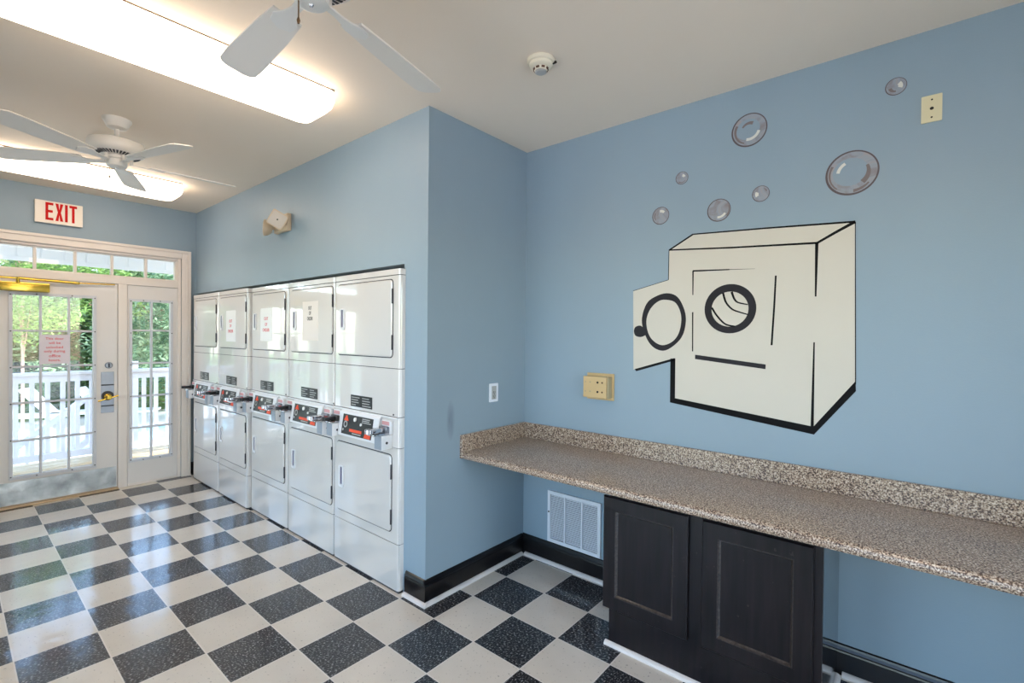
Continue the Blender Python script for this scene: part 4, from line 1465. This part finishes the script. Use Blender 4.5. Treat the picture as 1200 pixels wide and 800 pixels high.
def trunk_mesh(name, seed, h, r_):
    rnd = random.Random(seed)
    bm = bmesh.new()
    tube(bm, (0, 0, 0), (0.05, 0.02, h), r_, 10, r_ * 0.5)
    for k in range(6):
        a = rnd.uniform(0, 2 * PI)
        z = h * rnd.uniform(0.45, 0.9)
        tube(bm, (0.02, 0.01, z), (math.cos(a) * h * 0.3, math.sin(a) * h * 0.3, z + h * 0.28), r_ * 0.4, 7, r_ * 0.12)
    me = bpy.data.meshes.new(name)
    bm.to_mesh(me)
    bm.free()
    me.materials.append(M['bark'])
    return me


CROWN = {
    'a': crown_mesh('foliage', 1, 60, 210, 2.3, 2.5, 'leaf_a', 0.105),
    'b': crown_mesh('foliage', 2, 60, 210, 2.4, 2.3, 'leaf_b', 0.10),
    'c': crown_mesh('foliage', 3, 60, 210, 2.2, 2.6, 'leaf_c', 0.105),
}
TRUNK = {'a': trunk_mesh('trunk', 1, 3.2, 0.17), 'b': trunk_mesh('trunk', 2, 3.0, 0.15), 'c': trunk_mesh('trunk', 3, 3.4, 0.18)}
WORDS = {'a': 'bright yellow-green leafy tree', 'b': 'pale cool-green leafy tree', 'c': 'deep green leafy tree'}


def tree(kind, x, y, s_, rot, where, zc=2.6):
    o = thing('tree', WORDS[kind] + ' ' + where, 'tree', (x, y, GZ - 0.02), 'trees beyond the pool')
    o.scale = (s_, s_, s_)
    o.rotation_euler = (0, 0, rot)
    c = bpy.data.objects.new('foliage', CROWN[kind])
    COL.objects.link(c)
    c.parent = o
    c.location = (0, 0, zc)
    t = bpy.data.objects.new('trunk', TRUNK[kind])
    COL.objects.link(t)
    t.parent = o
    t.scale = (min(1, 2.6 / zc), min(1, 2.6 / zc), zc / 2.6)


tree('a', -11.5, -0.75, 0.50, 0.3, 'nearest the porch, behind the door glass', 7.2)
tree('b', -19.5, -1.2, 1.15, 1.3, 'behind the loungers at the left', 2.5)
tree('c', -20.2, 1.2, 1.2, 2.2, 'behind the loungers in the middle', 2.4)
tree('a', -19.6, 3.4, 1.15, 0.9, 'behind the loungers at the right', 2.6)
tree('b', -15.0, 2.9, 0.85, 2.0, 'seen through the narrow side window', 2.6)
tree('c', -21.0, 5.6, 1.3, 4.2, 'far right of the garden', 2.5)
tree('c', -20.0, -3.6, 1.25, 3.1, 'far left of the garden', 2.6)
tree('b', -25.5, 0.2, 1.28, 5.2, 'far behind, tall at the left', 2.9)
tree('a', -26.0, 5.0, 1.30, 2.9, 'far behind, tall at the right', 2.9)
tree('b', -24.0, 2.9, 1.25, 0.7, 'far behind, between the tall garden trees', 2.7)
tree('c', -27.0, 10.0, 1.4, 1.9, 'at the far right edge of the view', 2.9)
tree('c', -26.0, -6.0, 1.4, 0.4, 'at the far left edge of the view', 2.9)


def shrub(kind, x, y, s_, rot, where):
    o = bpy.data.objects.new('shrub', CROWN[kind])
    COL.objects.link(o)
    o.location = (x, y, GZ + 1.4 * s_)
    o.scale = (s_, s_, s_ * 0.6)
    o.rotation_euler = (0, 0, rot)
    tag(o, where, 'shrub', 'shrubs along the pool edge')


shrub('c', -17.7, -2.4, 0.42, 0.2, 'low green shrub at the far left behind the loungers')
shrub('b', -17.9, -0.6, 0.46, 1.2, 'low pale shrub behind the left lounger')
shrub('c', -18.0, 1.2, 0.50, 2.2, 'low green shrub behind the middle lounger')
shrub('a', -17.8, 2.9, 0.46, 3.2, 'low bright shrub behind the right lounger')
shrub('c', -17.6, 4.7, 0.50, 4.2, 'low green shrub behind the narrow side window view')

# ------------------------------------------------------------------ light
w = bpy.data.worlds.new('world')
SC.world = w
w.use_nodes = True
nt = w.node_tree
bg = nt.nodes['Background']
sky = nt.nodes.new('ShaderNodeTexSky')
sky.sky_type = 'NISHITA'
sky.sun_disc = False
sky.sun_elevation = R(52)
sky.sun_rotation = R(60)
nt.links.new(sky.outputs[0], bg.inputs[0])
bg.inputs[1].default_value = 0.64
sd = bpy.data.lights.new('sun', 'SUN')
sd.energy = 3.2
sd.angle = R(1.0)
sd.color = (1.0, 0.96, 0.88)
so = bpy.data.objects.new('sun', sd)
COL.objects.link(so)
so.rotation_euler = Vector((-0.62, -0.45, -1.0)).to_track_quat('-Z', 'Y').to_euler()
so.location = (0, 0, 8)

# ------------------------------------------------------------------ view
vs = SC.view_settings
vs.view_transform = 'Standard'
vs.look = 'None'
vs.gamma = 1.0
vs.use_curve_mapping = False
vs.exposure = 1.0
SC.cycles.use_denoising = True
SC.cycles.max_bounces = 10
SC.cycles.diffuse_bounces = 5
SC.cycles.glossy_bounces = 4
SC.cycles.transparent_max_bounces = 12
SC.cycles.sample_clamp_indirect = 8.0
